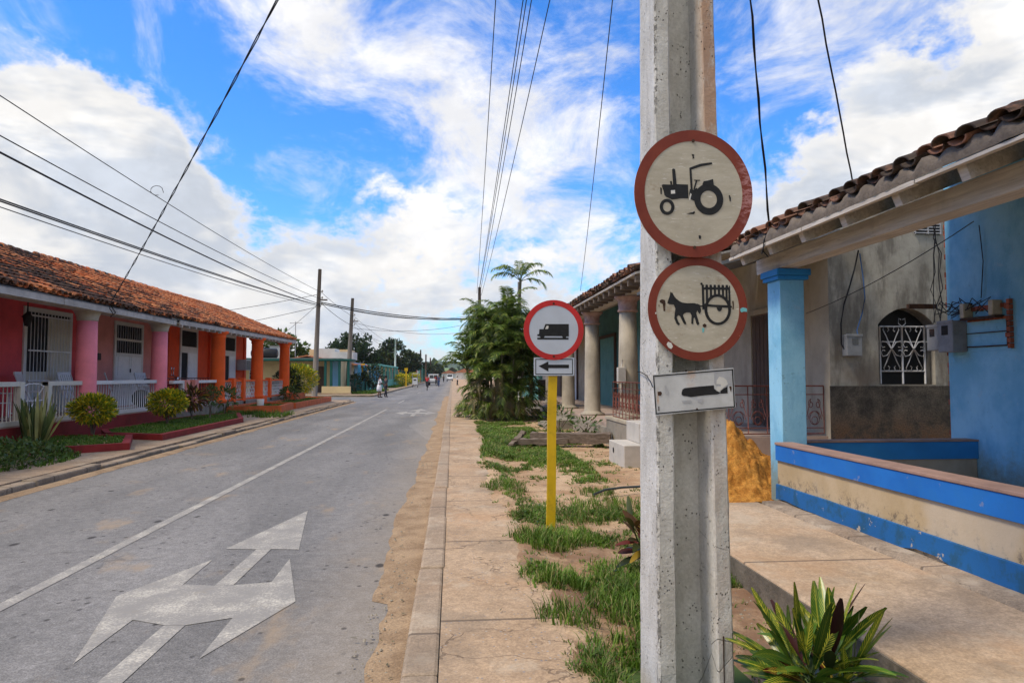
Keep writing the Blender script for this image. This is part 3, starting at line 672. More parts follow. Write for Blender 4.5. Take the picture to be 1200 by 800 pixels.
def slab(m,a,b,up,slen,t=.05,lift=0.):
    a=Vector(a); b=Vector(b); u=Vector(up).normalized(); e=(b-a).normalized(); n=e.cross(u)
    if n.z<0: n=-n
    p=[a-n*(t-lift),b-n*(t-lift),b+u*slen-n*(t-lift),a+u*slen-n*(t-lift)]; m.prism(p,n*t)
def column(h,r,style):
    if style=='pink': return [(r*1.06,0),(r*1.06,.08),(r,.10),(r*.98,h*.5),(r*.93,h-.02)]
    return [(r*1.3,0),(r*1.3,.12),(r*1.05,.15),(r,.2),(r*.97,h*.5),(r*.92,h-.26),(r*1.02,h-.24),(r*1.02,h-.2),(r*.95,h-.18),(r*1.1,h-.12),(r*1.35,h-.07),(r*1.38,h)]
def cap_prof(r): return [(r*.93,0),(r*.98,.05),(r*1.0,.10),(r*1.22,.22),(r*1.42,.27),(r*1.45,.36)]

# ------------------------------------------------------------------ PINK HOUSE (left)
FX,WX=-9.1,-11.4; ZF=.55
pink=thing('pink_house','long low pink and salmon house with tiled porch roof and two thick pink columns','house',(WX,16,.1))
def lbox(name,mat,parent,*bs,bev=0,label=None):
    m=MB()
    for b in bs: m.box(*b,bev=bev)
    o=m.build(name,mat,parent); 
    if label: o['label']=label
    return o
lbox('wall','pink_wall',pink,(WX-.25,WX,4,22.05,.1,4.1),label='deep pink front wall')
lbox('wall','salmon_wall',pink,(WX-.25,WX,22.05,27.6,.1,4.1),label='salmon front wall between the pink column pair')
for b in((-17,-16.8,4,27.6,.1,3.4),(-16.8,WX-.25,4,4.2,.1,4.1),(-16.8,WX-.25,27.4,27.6,.1,4.1)): lbox('wall','white_wall',pink,b)
lbox('porch_base','maroon_paint',pink,(-9.22,FX+.16,4,22.6,.1,.53),bev=0)
lbox('porch_floor','porch_floor',pink,(WX,FX+.10,4,22.6,.532,.56))
def plank_eave(parent,x,y0,y1,z0,z1,seglen=6):
    m=MB(); y=y0
    while y<y1-.01:
        L=min(seglen,y1-y); t0=(y-y0)/(y1-y0); t1=(y+L-y0)/(y1-y0); za,zb=z0+(z1-z0)*t0,z0+(z1-z0)*t1
        m.prism([(x,y+.01,za-.17),(x,y+L-.01,zb-.17),(x,y+L-.01,zb-.01),(x,y+.01,za-.01)],(-.045,0,0)); y+=L
    return m.build('fascia','fascia_wood',parent)
def lroof(parent,y0,y1,xe,ze0,ze1,xr,zr0,zr1,label=None):
    e0=Vector((xe,y0,ze0)); e1=Vector((xe,y1,ze1)); r0=Vector((xr,y0,zr0)); up=(r0-e0); sl=up.length
    m=MB(); roof_tiles(m,e0,e1,up,sl,.23,.36,1.); ro=m.build('roof','roof_tile',parent)
    m=MB(); slab(m,e0+Vector((-.03,0,-.03)),e1+Vector((-.03,0,-.03)),up,sl-.03,.04); m.build('roof_deck','board_wood',parent)
    m=MB(); up2=Vector((-1,0,-.44)); slab(m,r0+Vector((0,0,-.02)),Vector((xr,y1,zr0-.02)),up2,4.6,.06); m.build('rear_roof','far_roof_tile',parent)
    m=MB(); k=int((y1-y0)/.38)
    for i in range(k):
        y=y0+(i+.5)*.38; m.tube([(xr+.02,y-.22,zr0+.07+rnd(-.01,.02)),(xr+.02,y+.2,zr0+.05)],[.12,.10],7)
    m.build('ridge_tiles','roof_tile',parent)
lroof(pink,4,22.3,-8.6,3.37,3.37,-13,5.24,5.24)
plank_eave(pink,-8.64,4,22.25,3.35,3.35)
lbox('porch_beam','fascia_wood',pink,(FX-.14,FX+.14,4,22.2,3.20,3.33))
m=MB(); m.prism([(WX,4,3.9),(WX,22.3,3.9),(-8.7,22.3,3.22),(-8.7,4,3.22)],(0,0,.03)); m.build('porch_ceiling','porch_ceiling',pink)
for y in(17.9,22.15):
    m=MB(); m.lathe(column(2.45,.24,'pink'),(FX,y,.56),24); c=m.build('column','pink_column',pink)
    m=MB(); m.lathe(cap_prof(.245),(FX,y,2.98-.02),24); m.build('capital','capital_white',c)
def balustrade(parent,x,y0,y1,z0,z1,mat,nb=None,post0=True,post1=True,pw=.14,rail=.10,slat=.024,slatmat=None,label=None,tilt=0.):
    m=MB(); m.box(x-.07,x+.07,y0,y1,z1-rail,z1,bev=.008); m.box(x-.065,x+.065,y0,y1,z0,z0+rail*.95,bev=.008)
    if post0: m.box(x-.075,x+.075,y0,y0+pw,z0,z1-.002)
    if post1: m.box(x-.075,x+.075,y1-pw,y1,z0,z1-.002)
    o=m.build('railing',mat,parent)
    if label: o['label']=label
    m=MB(); nb=nb or int((y1-y0)/.13); a=y0+(pw if post0 else 0); b=y1-(pw if post1 else 0)
    for i in range(nb):
        y=a+(b-a)*(i+.5)/nb; m.tube([(x,y-tilt,z0+.09),(x,y+tilt,z1-.09)],slat/2,5)
    m.build('balusters',slatmat or mat,o); return o
balustrade(pink,FX,9.0,15.35,.56,1.47,'cream_paint',label='cream railing left of the gate')
balustrade(pink,FX,16.2,17.62,.56,1.47,'cream_paint',post1=False)
balustrade(pink,FX,18.2,21.86,.56,1.47,'white_paint',post0=False,post1=False,slatmat='white_metal')
m=MB()   # low gate with crossed bars
for a,b in(((15.4,.62),(16.15,.62)),((15.4,1.05),(16.15,1.05)),((15.4,.62),(16.15,1.36)),((15.4,1.36),(16.15,.62)),((15.4,.62),(15.4,1.38)),((16.15,.62),(16.15,1.38)),((15.4,1.36),(15.6,1.42)),((15.6,1.42),(15.95,1.42)),((15.95,1.42),(16.15,1.36)),((15.58,1.42),(15.58,.62)),((15.95,1.42),(15.95,.62))):
    m.tube([(FX,a[0],a[1]),(FX,b[0],b[1])],.014,5)
m.build('gate','white_metal',pink)
def ldoor(parent,x,y0,y1,z0,z1,kind,wood_='white_paint'):
    """door or barred window in a wall that faces +X"""
    m=MB(); fw=.13
    m.box(x,x+.05,y0,y0+fw,z0,z1,bev=.006); m.box(x,x+.05,y1-fw,y1,z0,z1,bev=.006); m.box(x,x+.052,y0+fw,y1-fw,z1-fw,z1,bev=.006)
    d=m.build('door' if kind!='window' else 'window','white_paint',parent)
    m=MB(); m.box(x+.003,x+.012,y0+fw,y1-fw,z0,z1-fw); m.build('opening','dark_inside',d)
    if kind=='grille':
        m=MB(); n=13
        for i in range(n): y=y0+fw+(y1-y0-2*fw)*(i+.5)/n; m.tube([(x+.09,y,z0),(x+.09,y,z1-fw)],.010,5)
        for z in(z0+.9,z0+1.72,z1-fw-.1): m.box(x+.075,x+.105,y0+fw,y1-fw,z-.02,z+.02)
        m.build('grille','white_metal',d)
        m=MB(); yl=y0+(y1-y0)*.47; m.box(x+.02,x+.05,yl,y1-fw,z0,z1-fw-.12); m.box(x+.02,x+.05,y0+fw,yl,z0,z0+1.15)
        for i in range(3): m.box(x+.05,x+.056,yl+.1,y1-fw-.1,z0+.15+i*.85,z0+.85+i*.85)
        m.build('door_leaf','cream_paint',d)
    if kind=='transom':
        zt=z1-fw-.95; m=MB()
        m.box(x+.012,x+.06,y0+fw,y1-fw,zt-.12,zt); m.box(x+.012,x+.06,y0+fw,y1-fw,zt+.42,zt+.50); m.build('transom_bar','white_paint',d)
        m=MB()
        for i in range(11): y=y0+fw+(y1-y0-2*fw)*(i+.5)/11; m.tube([(x+.05,y,zt),(x+.05,y,z1-fw)],.012,5)
        m.build('grille','iron_grey',d)
        m=MB(); ym=(y0+y1)/2
        for a,b in((y0+fw,ym-.01),(ym+.01,y1-fw)):
            m.box(x+.013,x+.045,a,b,z0,zt-.12)
            for z in(z0+.15,z0+1.05): m.box(x+.045,x+.055,a+.12,b-.12,z,z+.75)
        lf=m.build('door_leaf','white_metal',d)
        m=MB(); m.tube([(x+.06,ym+.06,z0+1.15),(x+.06,ym+.06,z0+1.28)],.02,6); m.build('handle','rust_dark',lf)
    if kind=='open':
        zt=z1-fw-.75; m=MB(); m.box(x+.012,x+.06,y0+fw,y1-fw,zt-.16,zt+.1); m.build('transom_bar','white_paint',d)
        m=MB()
        for i in range(9): z=zt+.14+i*.065; m.box(x+.02,x+.045,y0+fw,y1-fw,z,z+.02)
        m.build('louvre','dark_inside',d)
        m=MB(); ym=y0+(y1-y0)*.42; m.box(x+.015,x+.05,ym,y1-fw,z0,zt-.16)
        for z in(z0+.15,z0+1.15): m.box(x+.05,x+.058,ym+.12,y1-fw-.12,z,z+.85)
        m.build('door_leaf','white_metal',d)
    return d
ldoor(pink,WX,19.2,21.5,.56,3.46,'grille'); ldoor(pink,WX,24.1,26.25,.56,3.46,'transom')
# wall lantern
ln=thing('wall_lantern','black lantern hanging at the pink eave beside the white barred door','lantern',(-10.2,17.0,2.95))
m=MB(); m.lathe([(.0,.0),(.07,.02),(.10,.2),(.10,.21),(.13,.23),(.04,.33),(.02,.36),(.012,.6)],(-10.2,17.35,2.78),8); m.build('lantern_body','cable_black',ln)
m=MB(); m.lathe([(.04,.03),(.065,.19)],(-10.2,17.35,2.785),8); m.build('lantern_glass','glass_dark',ln)
b1=thing('doorbell_box','small dark box on the salmon wall beside the pink column','wall box',(WX,23.0,2.2)); m=MB(); m.box(WX,WX+.06,23.0,23.2,2.1,2.32,bev=.01); m.build('box_body','cable_black',b1)
# porch fan / grey crate at the pink wall
# rocking chairs
def make_chair(label):
    t=local('rocking_chair',label,'chair','white rocking chairs on the pink porch')
    m=MB()
    for i in range(7): y=-.24+.08*i; m.box(-.24,.26,y-.03,y+.03,.40,.42)
    m.build('seat','white_metal',t)
    m=MB(); 
    for i in range(6): y=-.2+.08*i; m.prism([(-.24,y-.025,.42),(-.24,y+.025,.42),(-.46,y+.025,1.08),(-.46,y-.025,1.08)],(-.015,0,-.004))
    m.box(-.49,-.455,-.26,.26,1.06,1.14); m.build('backrest','white_metal',t)
    for s in(-1,1):
        m=MB(); m.tube([(.22,s*.26,.08),(.22,s*.26,.63)],.018,6); m.build('leg','white_metal',t)
        m=MB(); m.tube([(-.22,s*.26,.08),(-.25,s*.26,.45),(-.47,s*.26,1.1)],.018,6); m.build('leg','white_metal',t)
        m=MB(); m.box(-.30,.27,s*.26-.035,s*.26+.035,.62,.645); m.build('armrest','white_metal',t)
        m=MB(); m.tube([(-.50,s*.26,.10),(-.25,s*.26,.035),(0,s*.26,.02),(.25,s*.26,.04),(.42,s*.26,.09)],.018,6); m.build('rocker','white_metal',t)
    return t
ch=make_chair('leftmost white slatted rocking chair behind the cream railing by the gate'); place(ch,(-10.5,16.6,.56),R(-20))
dup(ch,(-10.6,18.6,.56),R(15),'white slatted rocking chair under the barred window behind the crossed bar gate')
dup(ch,(-10.5,20.3,.56),R(-10),'white slatted rocking chair just left of the nearest pink column')
dup(ch,(-10.4,22.6,.56),R(25),'white rocking chair between the two pink columns, nearer of the two')
dup(ch,(-10.3,24.5,.56),R(-15),'white rocking chair between the two pink columns, in front of the white double door')
fan=thing('porch_fan','grey box fan standing by the pink wall next to the barred door','fan',(-11.1,21.8,.56))
m=MB(); m.box(-11.25,-11.0,21.75,22.25,1.35,1.85,bev=.03); f_=m.build('fan_case','box_grey',fan)
m=MB(); m.lathe([(.02,0),(.2,.0),(.2,.02),(.02,.02)],(0,0,0),18,Matrix.Translation((-10.99,22.0,1.6))@Matrix.Rotation(PI/2,4,'Y')); m.build('grille','dark_inside',fan)
m=MB(); m.tube([(-11.12,22.0,.56),(-11.12,22.0,1.35)],.03,6); m.lathe([(.2,0),(.2,.04),(.03,.06)],(-11.12,22.0,.56),12); m.build('stand','box_grey',fan)

# ------------------------------------------------------------------ ORANGE HOUSE (left)
OX,OW=-8.9,-11.0
orange=thing('orange_house','bright orange house with tiled porch roof at the street corner','house',(OW,30,.1))
lbox('wall','orange_wall',orange,(OW-.25,OW,27.62,37.4,.1,4.15),(OW,OW+.10,31.9,32.3,.1,4.0),(OW,OW+.08,37.1,37.4,.1,4.0),label='orange front wall with a shallow pilaster')
for b in((-16.8,OW-.25,37.2,37.398,.1,4.1),(-17,-16.8,27.7,37.4,.1,3.4)): lbox('wall','white_wall',orange,b)
lbox('porch_base','stone_base',orange,(-9.05,OX+.12,22.7,38.2,.1,.53)); lbox('porch_floor','porch_floor',orange,(OW,OX+.10,22.65,38.2,.532,.56))
lroof(orange,22.35,38.6,-8.55,3.40,3.56,-13,5.28,5.44)
plank_eave(orange,-8.59,22.4,38.5,3.38,3.54,5); 
m=MB(); m.prism([(OX-.14,22.4,3.2),(OX+.14,22.4,3.2),(OX+.14,22.4,3.34),(OX-.14,22.4,3.34)],(0,15.9,.12)); m.build('porch_beam','fascia_wood',orange)
m=MB(); m.prism([(OW,22.4,3.95),(OW,38.4,4.05),(-8.65,38.4,3.42),(-8.65,22.4,3.24)],(0,0,.03)); m.build('porch_ceiling','porch_ceiling',orange)
m=MB()
for i in range(26):
    y=22.6+i*.61; z=3.22+.0099*(y-22.4); lbox('rafter_tail','fascia_wood',orange,(-8.70,-8.595,y-.03,y+.03,z-.09,z+.02))
for y in(26.9,32.15,37.25):
    m=MB(); m.lathe(column(2.72+.0075*(y-26.9),.27,'or'),(OX,y,.56),24); m.build('column','orange_column',orange)
    if y>30: m=MB(); m.box(OX-.36,OX+.38,y-.36,y+.36,.1,.68,bev=.02); m.build('column_plinth','orange_column',orange)
ldoor(orange,OW,28.65,30.55,.56,3.58,'open'); ldoor(orange,OW,34.0,35.75,.56,3.6,'open')
balustrade(orange,OX,22.6,23.5,.56,1.44,'white_paint',slatmat='iron_rust',post0=False,label='white framed rail with rusty bars')
balustrade(orange,OX,24.6,26.6,.56,1.44,'white_paint',slatmat='iron_rust',post1=False,label='white framed rail with rusty bars')
lbox('porch_post','salmon_wall',orange,(OX-.13,OX+.13,23.5,23.8,.4,1.46),(OX-.13,OX+.13,24.3,24.6,.4,1.46))
def lattice(parent,x,y0,y1,z0,z1):
    m=MB(); m.box(x-.035,x+.035,y0,y1,z1-.07,z1); m.box(x-.035,x+.035,y0,y1,z0,z0+.05); o=m.build('railing','orange_column',parent)
    m=MB(); h=z1-.07-z0-.05; n=max(3,int((y1-y0)/.22))
    for i in range(-6,n+6):
        for s in(1,-1):
            a=y0+(y1-y0)*i/n; b=a+s*h*.8; za,zb=z0+.05,z1-.07
            # clip to the panel
            p=[]
            for yy,zz in((a,za),(b,zb)): p.append([yy,zz])
            for k in(0,1):
                o_=p[1-k]
                if p[k][0]<y0: 
                    t=(y0-o_[0])/(p[k][0]-o_[0]) if p[k][0]!=o_[0] else 0; 
                    p[k]=[y0,o_[1]+(p[k][1]-o_[1])*t] 
                if p[k][0]>y1:
                    t=(y1-o_[0])/(p[k][0]-o_[0]) if p[k][0]!=o_[0] else 0; p[k]=[y1,o_[1]+(p[k][1]-o_[1])*t]
            if min(a,b)>=y1 or max(a,b)<=y0: continue
            m.tube([(x,p[0][0],p[0][1]),(x,p[1][0],p[1][1])],.014,4)
    m.build('lattice','white_metal',o)
for a,b in((27.3,28.5),(28.8,29.8),(30.1,31.8),(32.5,34.0),(34.3,36.9)): lattice(orange,OX,a,b,.58,1.42)
for y in(28.65,29.95,34.15): lbox('porch_post','orange_column',orange,(OX-.12,OX+.12,y-.15,y+.15,.4,1.5),bev=.01)
m=MB(); m.tube([(OW+.9,24,1.5),(OW+.9,31,1.5)],.02,6)
for i in range(24): m.tube([(OW+.9,24+i*.3,.56),(OW+.9,24+i*.3,1.5)],.01,4)
m.build('inner_railing','iron_rust',orange)
ac=thing('air_conditioner','grey window air conditioner fixed to the orange wall end','air conditioner',(OW,36.3,1.9))
m=MB(); m.box(OW,OW+.5,35.95,36.95,1.88,2.42,bev=.02); m.build('case','iron_grey',ac)
m=MB()
for i in range(9): m.box(OW+.505,OW+.515,36.0,36.9,1.93+.05*i,1.955+.05*i)
m.build('vent_slats','dark_inside',ac)
pot=thing('paint_tin','small white tin on the orange planter end','tin',(-7.6,27.9,.3)); m=MB(); m.lathe([(.13,0),(.15,.25),(.14,.25),(.12,.02)],(-7.6,28.0,.42),14,caps=False); m.build('tin_body','white_paint',pot)

# ------------------------------------------------------------------ planter beds
def bed(label,pts,mat,h=.14,w=.14,z=.12,lawn=True,dens=150,gz=.10,name='planter_bed'):
    t=thing(name,label,'planter',(pts[0][0],pts[0][1],z)); m=MB(); n=len(pts); c=Vector((sum(p[0] for p in pts)/n,sum(p[1] for p in pts)/n,0))
    V=[Vector((p[0],p[1],0)) for p in pts]; inn=[]
    for i in range(n):
        a,b,d=V[i-1],V[i],V[(i+1)%n]; e1=(b-a).normalized(); e2=(d-b).normalized(); n1=Vector((-e1.y,e1.x,0)); n2=Vector((-e2.y,e2.x,0))
        if (c-b).dot(n1)<0: n1=-n1
        if (c-b).dot(n2)<0: n2=-n2
        k=(n1+n2); k=k/max(.3,k.dot(n1)) if k.length>.1 else n1; inn.append(b+k*w)
    for i in range(n):
        j=(i+1)%n; a,b,q,p=V[i],V[j],inn[j],inn[i]; zz=Vector((0,0,z-.02)); top=Vector((0,0,z+h))
        m.add([a+zz,b+zz,b+top,a+top,q+top,p+top,q+zz,p+zz],[(0,1,2,3),(3,2,4,5),(5,4,6,7)])
    k_=m.build('kerb',mat,t)
    m=MB(); m.add([(v.x,v.y,z+gz) for v in inn],[list(range(n))]); m.build('soil','earth',t)
    if lawn:
        g=MB(); from_=min(v.x for v in inn),max(v.x for v in inn),min(v.y for v in inn),max(v.y for v in inn); area=(from_[1]-from_[0])*(from_[3]-from_[2])
        for _ in range(int(area*dens)):
            x=rnd(from_[0],from_[1]); y=rnd(from_[2],from_[3]); ins=False; j=n-1
            for i in range(n):
                if (inn[i].y>y)!=(inn[j].y>y) and x<(inn[j].x-inn[i].x)*(y-inn[i].y)/(inn[j].y-inn[i].y)+inn[i].x: ins=not ins
                j=i
            if ins: blades(g,x,y,z+gz,rnd(.04,.08),6,.011,.9)
        go=g.build('lawn','lawn_blade',t); go['kind']='stuff'
    return t
bed('maroon edged lawn bed, smaller one nearest the road, under the round yellow croton',[(-6.42,14.35),(-7.3,16.45),(-9.0,16.6),(-9.0,13.5),(-7.15,13.75)],'maroon_paint')
bed('long maroon edged lawn bed in front of the salmon porch',[(-6.6,16.35),(-6.62,22.5),(-7.8,26.0),(-8.75,24.2),(-8.75,18.0),(-8.15,16.95)],'maroon_paint')
bed('rough orange edged bed full of weeds before the orange porch',[(-6.7,27.7),(-7.0,31.1),(-8.7,31.3),(-8.7,27.3),(-8.0,27.2)],'orange_kerb',h=.3,dens=120,gz=.2)
bed('long low orange kerbed lawn bed at the street corner',[(-6.95,31.3),(-7.0,40.6),(-9.6,40.9),(-9.9,38.6),(-8.6,38.4),(-8.6,31.5)],'orange_kerb',h=.26,dens=70,gz=.18)
bed('short raised orange planter box behind the corner lawn',[(-8.2,36.8),(-8.2,39.2),(-8.75,39.2),(-8.75,36.8)],'orange_kerb',h=.55,lawn=False,gz=.5)
# ------------------------------------------------------------------ left plants
bush('croton_bush','round green and yellow croton bush before the nearest pink column','shrub',(-8.25,16.6,.2),.46,.95,'leaf_croton_yellow',3000,.10,'round croton bushes',7,.32)
bush('croton_bush','round green and yellow croton bush before the second pink column, in the long bed','shrub',(-8.0,20.1,.2),.50,1.0,'leaf_croton_yellow',3200,.10,'round croton bushes',7,.3)
bush('croton_shrub','small reddish dark croton left of the white porch post','shrub',(-8.1,22.2,.2),.36,1.0,'leaf_croton_red',230,.22,None,3,.42)
bush('small_shrub','thin upright pale shrub at the white porch gap','shrub',(-7.75,22.8,.2),.27,1.08,'leaf_mid',380,.09,None,3,.4)
bush('small_shrub','leafy young shrub at the far end of the maroon bed','shrub',(-8.0,25.0,.2),.45,1.0,'leaf_mid',200,.16,None,4,.25)
bush('yellow_shrub','bright yellow leaved bush at the corner bed beside the utility pole','shrub',(-8.55,39.2,.3),1.0,1.9,'leaf_croton_yellow',2600,.17,None,9,.18)
bush('green_shrub','dark green bush beside the last orange column','shrub',(-9.0,38.2,.3),.7,1.7,'leaf_dark',900,.2,None,8,.05)
bush('green_shrub','low broad leaved plant at the foot of the last orange column','shrub',(-8.2,35.4,.3),.45,.7,'leaf_mid',220,.2,None,5,.05)
t=thing('snake_plant','tall spiky snake plant with yellow edged leaves by the cream porch gate','plant',(-8.6,15.0,.15)); m=MB()
random.seed(31)
for i in range(64):
    a=rnd(0,2*PI); r=rnd(0,.22); tl=rnd(.0,.30) if i>10 else rnd(.35,.7); L=rnd(.7,1.15)*(1-.3*tl)
    m.leaf((-8.6+r*math.cos(a),15.0+r*math.sin(a),.14),(math.cos(a)*tl,math.sin(a)*tl,1),(-math.sin(a),math.cos(a),0.01) if 0 else rdir(),L,.075,rnd(-.05,.08),4,.25)
m.build('leaves','leaf_snake',t)
t=thing('ground_cover','low mat of leafy ground cover spilling over the left pavement','ground cover',(-8,12.6,.12)); t['kind']='stuff'; m=MB()
for i in range(5200):
    u=rnd(0,1); x=rnd(-9.0,-6.75); y=rnd(10.4,14.1); dx=(x+8.0)/1.25; dy=(y-12.3)/1.75
    r2=dx*dx+dy*dy+.25*fbm(x,y,1.2)
    if r2>1: continue
    h=.36*(1-r2)**.5*rnd(.25,1.)+.02; d=rdir(.5); m.quadleaf((x,y,.12+h),d,d.cross(rdir()).normalized(),rnd(.05,.11),rnd(.03,.06))
m.build('foliage','leaf_mid',t); g=MB()
for i in range(500):
    a=rnd(0,2*PI); r=rnd(.85,1.1); blades(g,-8+1.25*r*math.cos(a),12.3+1.75*r*math.sin(a),.12,rnd(.04,.1),5,.01,.9)
g.build('foliage','lawn_blade',t)
for k,(x,y,n) in enumerate(((-7.9,27.9,140),(-6.6,26.0,40),(-8.3,26.6,70))):
    g=MB()
    for _ in range(n*3): blades(g,x+rnd(-.6,.6),y+rnd(-1.3,1.3),.12,rnd(.08,.25),5,.012,.9)
    tag(g.build('weeds','lawn_blade'),['tangle of weeds before the orange planter wall','weeds on the pavement edge near the orange planter','weeds growing under the orange porch end'][k],'weeds',kind='stuff')

# ------------------------------------------------------------------ BLUE HOUSE (right, near)
random.seed(99)
blue=thing('blue_house','near blue house with square blue column, timber eave beam and old clay tiles','house',(6.5,4,.15))
lbox('wall','blue_wall',blue,(6.5,6.72,-5,8.44,-.1,4.75))
m=MB()
for i in range(52):
    z=.1+i*.08; d=rnd(-.02,.03)
    m.box(6.52,6.70,8.441,8.47+d,z,z+.068)
m.build('wall_end_bricks','brick_red',blue)
lbox('porch_floor','porch_floor',blue,(3.97,6.5,-5,8.0,-.1,.13))
c=lbox('column','blue_wall',blue,(3.87,4.17,7.76,8.08,.1,2.74),bev=.008)
lbox('capital','blue_trim',c,(3.83,4.21,7.72,8.12,2.74,2.785),(3.81,4.23,7.70,8.14,2.788,2.865),bev=.006)
# parapet along the pavement
m=MB(); m.box(3.8,3.97,-5,7.755,.1,.80); p_=m.build('parapet','parapet_cream',blue)
m=MB(); m.box(3.775,3.985,-5,7.758,.615,.79,bev=.004); m.build('parapet_band','parapet_blue',p_)
m=MB(); ys_=[-5+.22*i for i in range(59)]
for i,y in enumerate(ys_):
    h=.335+.004*fbm(1,y,2); lo=.15+max(0,.06*fbm(5,y,1.1)); 
    if 5.0<y<5.5: lo+=.04
    b=len(m.v); m.v+=[(3.772,y,lo),(3.776,y,h),(3.802,y,h+.004)]
    if i: m.face([b-3,b-2,b+1,b]); m.face([b-2,b-1,b+2,b+1])
m.build('parapet_base','parapet_blue',p_)
m=MB(); m.box(3.765,3.99,-5,7.757,.793,.822,bev=.006); m.build('parapet_cap','cap_brown',p_)
m=MB(); m.box(4.18,6.49,8.0,8.15,.1,.79); p2=m.build('parapet','pale_plaster',blue,); p2['label']='back parapet across the porch end'
m=MB(); m.box(4.17,6.498,7.975,8.17,.575,.785,bev=.004); m.build('parapet_band','blue_trim',p2)
m=MB(); m.box(4.16,6.499,7.965,8.18,.788,.81,bev=.004); m.build('parapet_cap','cap_brown',p2)
# eave
m=MB(); n=44
for s in(0,):
    ys_=[-5+(8.32+5)*i/n for i in range(n+1)]
    b=len(m.v)
    for y in ys_:
        j=.008*fbm(6,y,.8); zt=3.055+.006*fbm(8,y,1.3); zb=2.872
        for p in((3.85,zb),(4.06,zb),(4.06,zt),(3.85+j,zt)): m.v.append((p[0],y,p[1]))
    for i in range(n):
        for k in range(4): q=b+4*i+k; w=b+4*i+(k+1)%4; m.face([q,w,w+4,q+4])
    m.face([b,b+1,b+2,b+3]); e=b+4*n; m.face([e+3,e+2,e+1,e])
m.build('eave_beam','beam_wood',blue)
SL=.40
y=8.02
while y>-5:
    m=MB(); x0=3.53; L=3.1
    M_=Matrix.Translation((x0,y,3.0))@Matrix.Rotation(-math.atan(SL),4,'Y')
    m.box(0,L,-.042,.042,-.055,.055,M_,bev=.005); y-=rnd(.70,.80); m.build('rafter','beam_wood',blue)
e0=Vector((3.47,-5,3.085)); e1=Vector((3.47,8.30,3.085)); upv=Vector((1,0,SL))
m=MB(); slab(m,e0+Vector((.02,0,.0)),e1+Vector((.02,0,.0)),upv,6.4,.022); m.build('roof_boards','board_wood',blue)
m=MB()
y=-5.
while y<8.25:
    L=rnd(1.6,2.6); L=min(L,8.25-y); m.box(3.455,3.50,y+.006,y+L-.006,3.040+rnd(-.008,.006),3.074+rnd(-.008,.004)); y+=L
m.build('eave_board','beam_wood',blue)
m=MB(); roof_tiles(m,e0+Vector((-.01,0,.10)),e1+Vector((-.01,0,.10)),upv,6.2,.245,.38,1.5,.015,8,flat=.58); m.build('roof','old_roof_tile',blue)
m=MB()   # mortar packed under the eave tiles
nn=260
for i in range(nn+1):
    y=-5+13.2*i/nn; zt=3.128+.075*abs(math.sin(PI*(y+5)/.245))**1.3+.014*fbm(3,y,5); x=3.452+.014*fbm(4,y,6); b=len(m.v); m.v+=[(x,y,3.074),(x-.006,y,(3.074+zt)/2),(x+.004,y,zt),(x+.09,y,zt+.03)]
    if i:
        for k in range(3): m.face([b-4+k,b-3+k,b+1+k,b+k],None,True)
m.build('tile_mortar','mortar',blue)
# meters and wiring
def meter(label,x,y,z,w=.26,h=.36,d=.16,face='x',loc=None):
    t=thing('meter_box',label,'meter box',(x,y,z),'grey electric meter boxes')
    m=MB()
    if face=='x': m.box(x-d,x,y,y+w,z,z+h,bev=.012)
    else: m.box(x,x+w,y-d,y,z,z+h,bev=.012)
    m.build('case','box_grey',t); m=MB()
    if face=='x': m.box(x-d-.004,x-d-.001,y+w*.3,y+w*.72,z+h*.55,z+h*.85)
    else: m.box(x+w*.35,x+w*.72,y-d-.004,y-d-.001,z+h*.52,z+h*.82)
    m.build('window','glass_dark',t); m=MB()
    if face=='x': m.box(x-d-.008,x-d+.01,y-.006,y+w+.006,z+h-.03,z+h+.006,bev=.003)
    else: m.box(x-.006,x+w+.006,y-d-.008,y-d+.01,z+h-.03,z+h+.006,bev=.003)
    m.build('lid_rim','box_grey',t); return t
meter('nearer grey meter box on the blue wall, the larger of two, with a deep side',6.50,8.10,1.90,.27,.40,.20)
meter('slimmer grey meter box at the blue wall corner beside the arched window',6.46,8.44,1.93,.22,.34,.10)
meter('lone grey meter box on the weathered grey wall below hanging cables',6.02,10.1,1.90,.25,.33,.14,'y')
nb=thing('meter_niche','broken brick niche with old porcelain fuses and wires beside the meter boxes','niche',(6.5,7.6,2.1))
m=MB(); m.box(6.492,6.499,7.42,8.08,1.90,2.53); m.build('niche_back','blue_wall',nb)
m=MB()
for i in range(12): m.box(6.46,6.498,7.42+i*.056,7.47+i*.056,2.40+rnd(-.01,.01),2.44+rnd(0,.02))
for i in range(9): m.box(6.45,6.498,7.38,7.43+rnd(-.01,.02),1.92+i*.065,1.975+i*.065)
for i in range(9): m.box(6.47,6.498,7.44+i*.07,7.50+i*.07,2.27,2.30)
m.build('brick_edge','brick_red',nb)
for y in(7.98,7.52):
    m=MB(); m.box(6.36,6.49,y,y+.07,2.32,2.50,bev=.01); m.build('fuse','porcelain',nb)
m=MB(); m.box(6.37,6.49,7.50,8.06,2.29,2.315); m.build('shelf','rust_dark',nb)
m=MB(); m.box(6.47,6.49,7.44,8.08,1.95,1.965); m.box(6.47,6.49,7.44,8.08,2.12,2.13); m.box(6.47,6.49,7.44,7.455,1.95,2.3); m.build('frame_bars','rust_dark',nb)
def sagpts(a,b,sag,n=16,wob=0):
    a=Vector(a); b=Vector(b); return [a.lerp(b,i/n)-Vector((0,0,sag*4*(i/n)*(1-i/n)))+(rdir()*wob if 0<i<n else Vector()) for i in range(n+1)]
def cable(name,label,paths,mat='cable_black',r=.008,group=None,cat='cable',n=5):
    m=MB()
    for p in paths: m.tube(p,r,n)
    return tag(m.build(name,mat),label,cat,group)
paths=[]
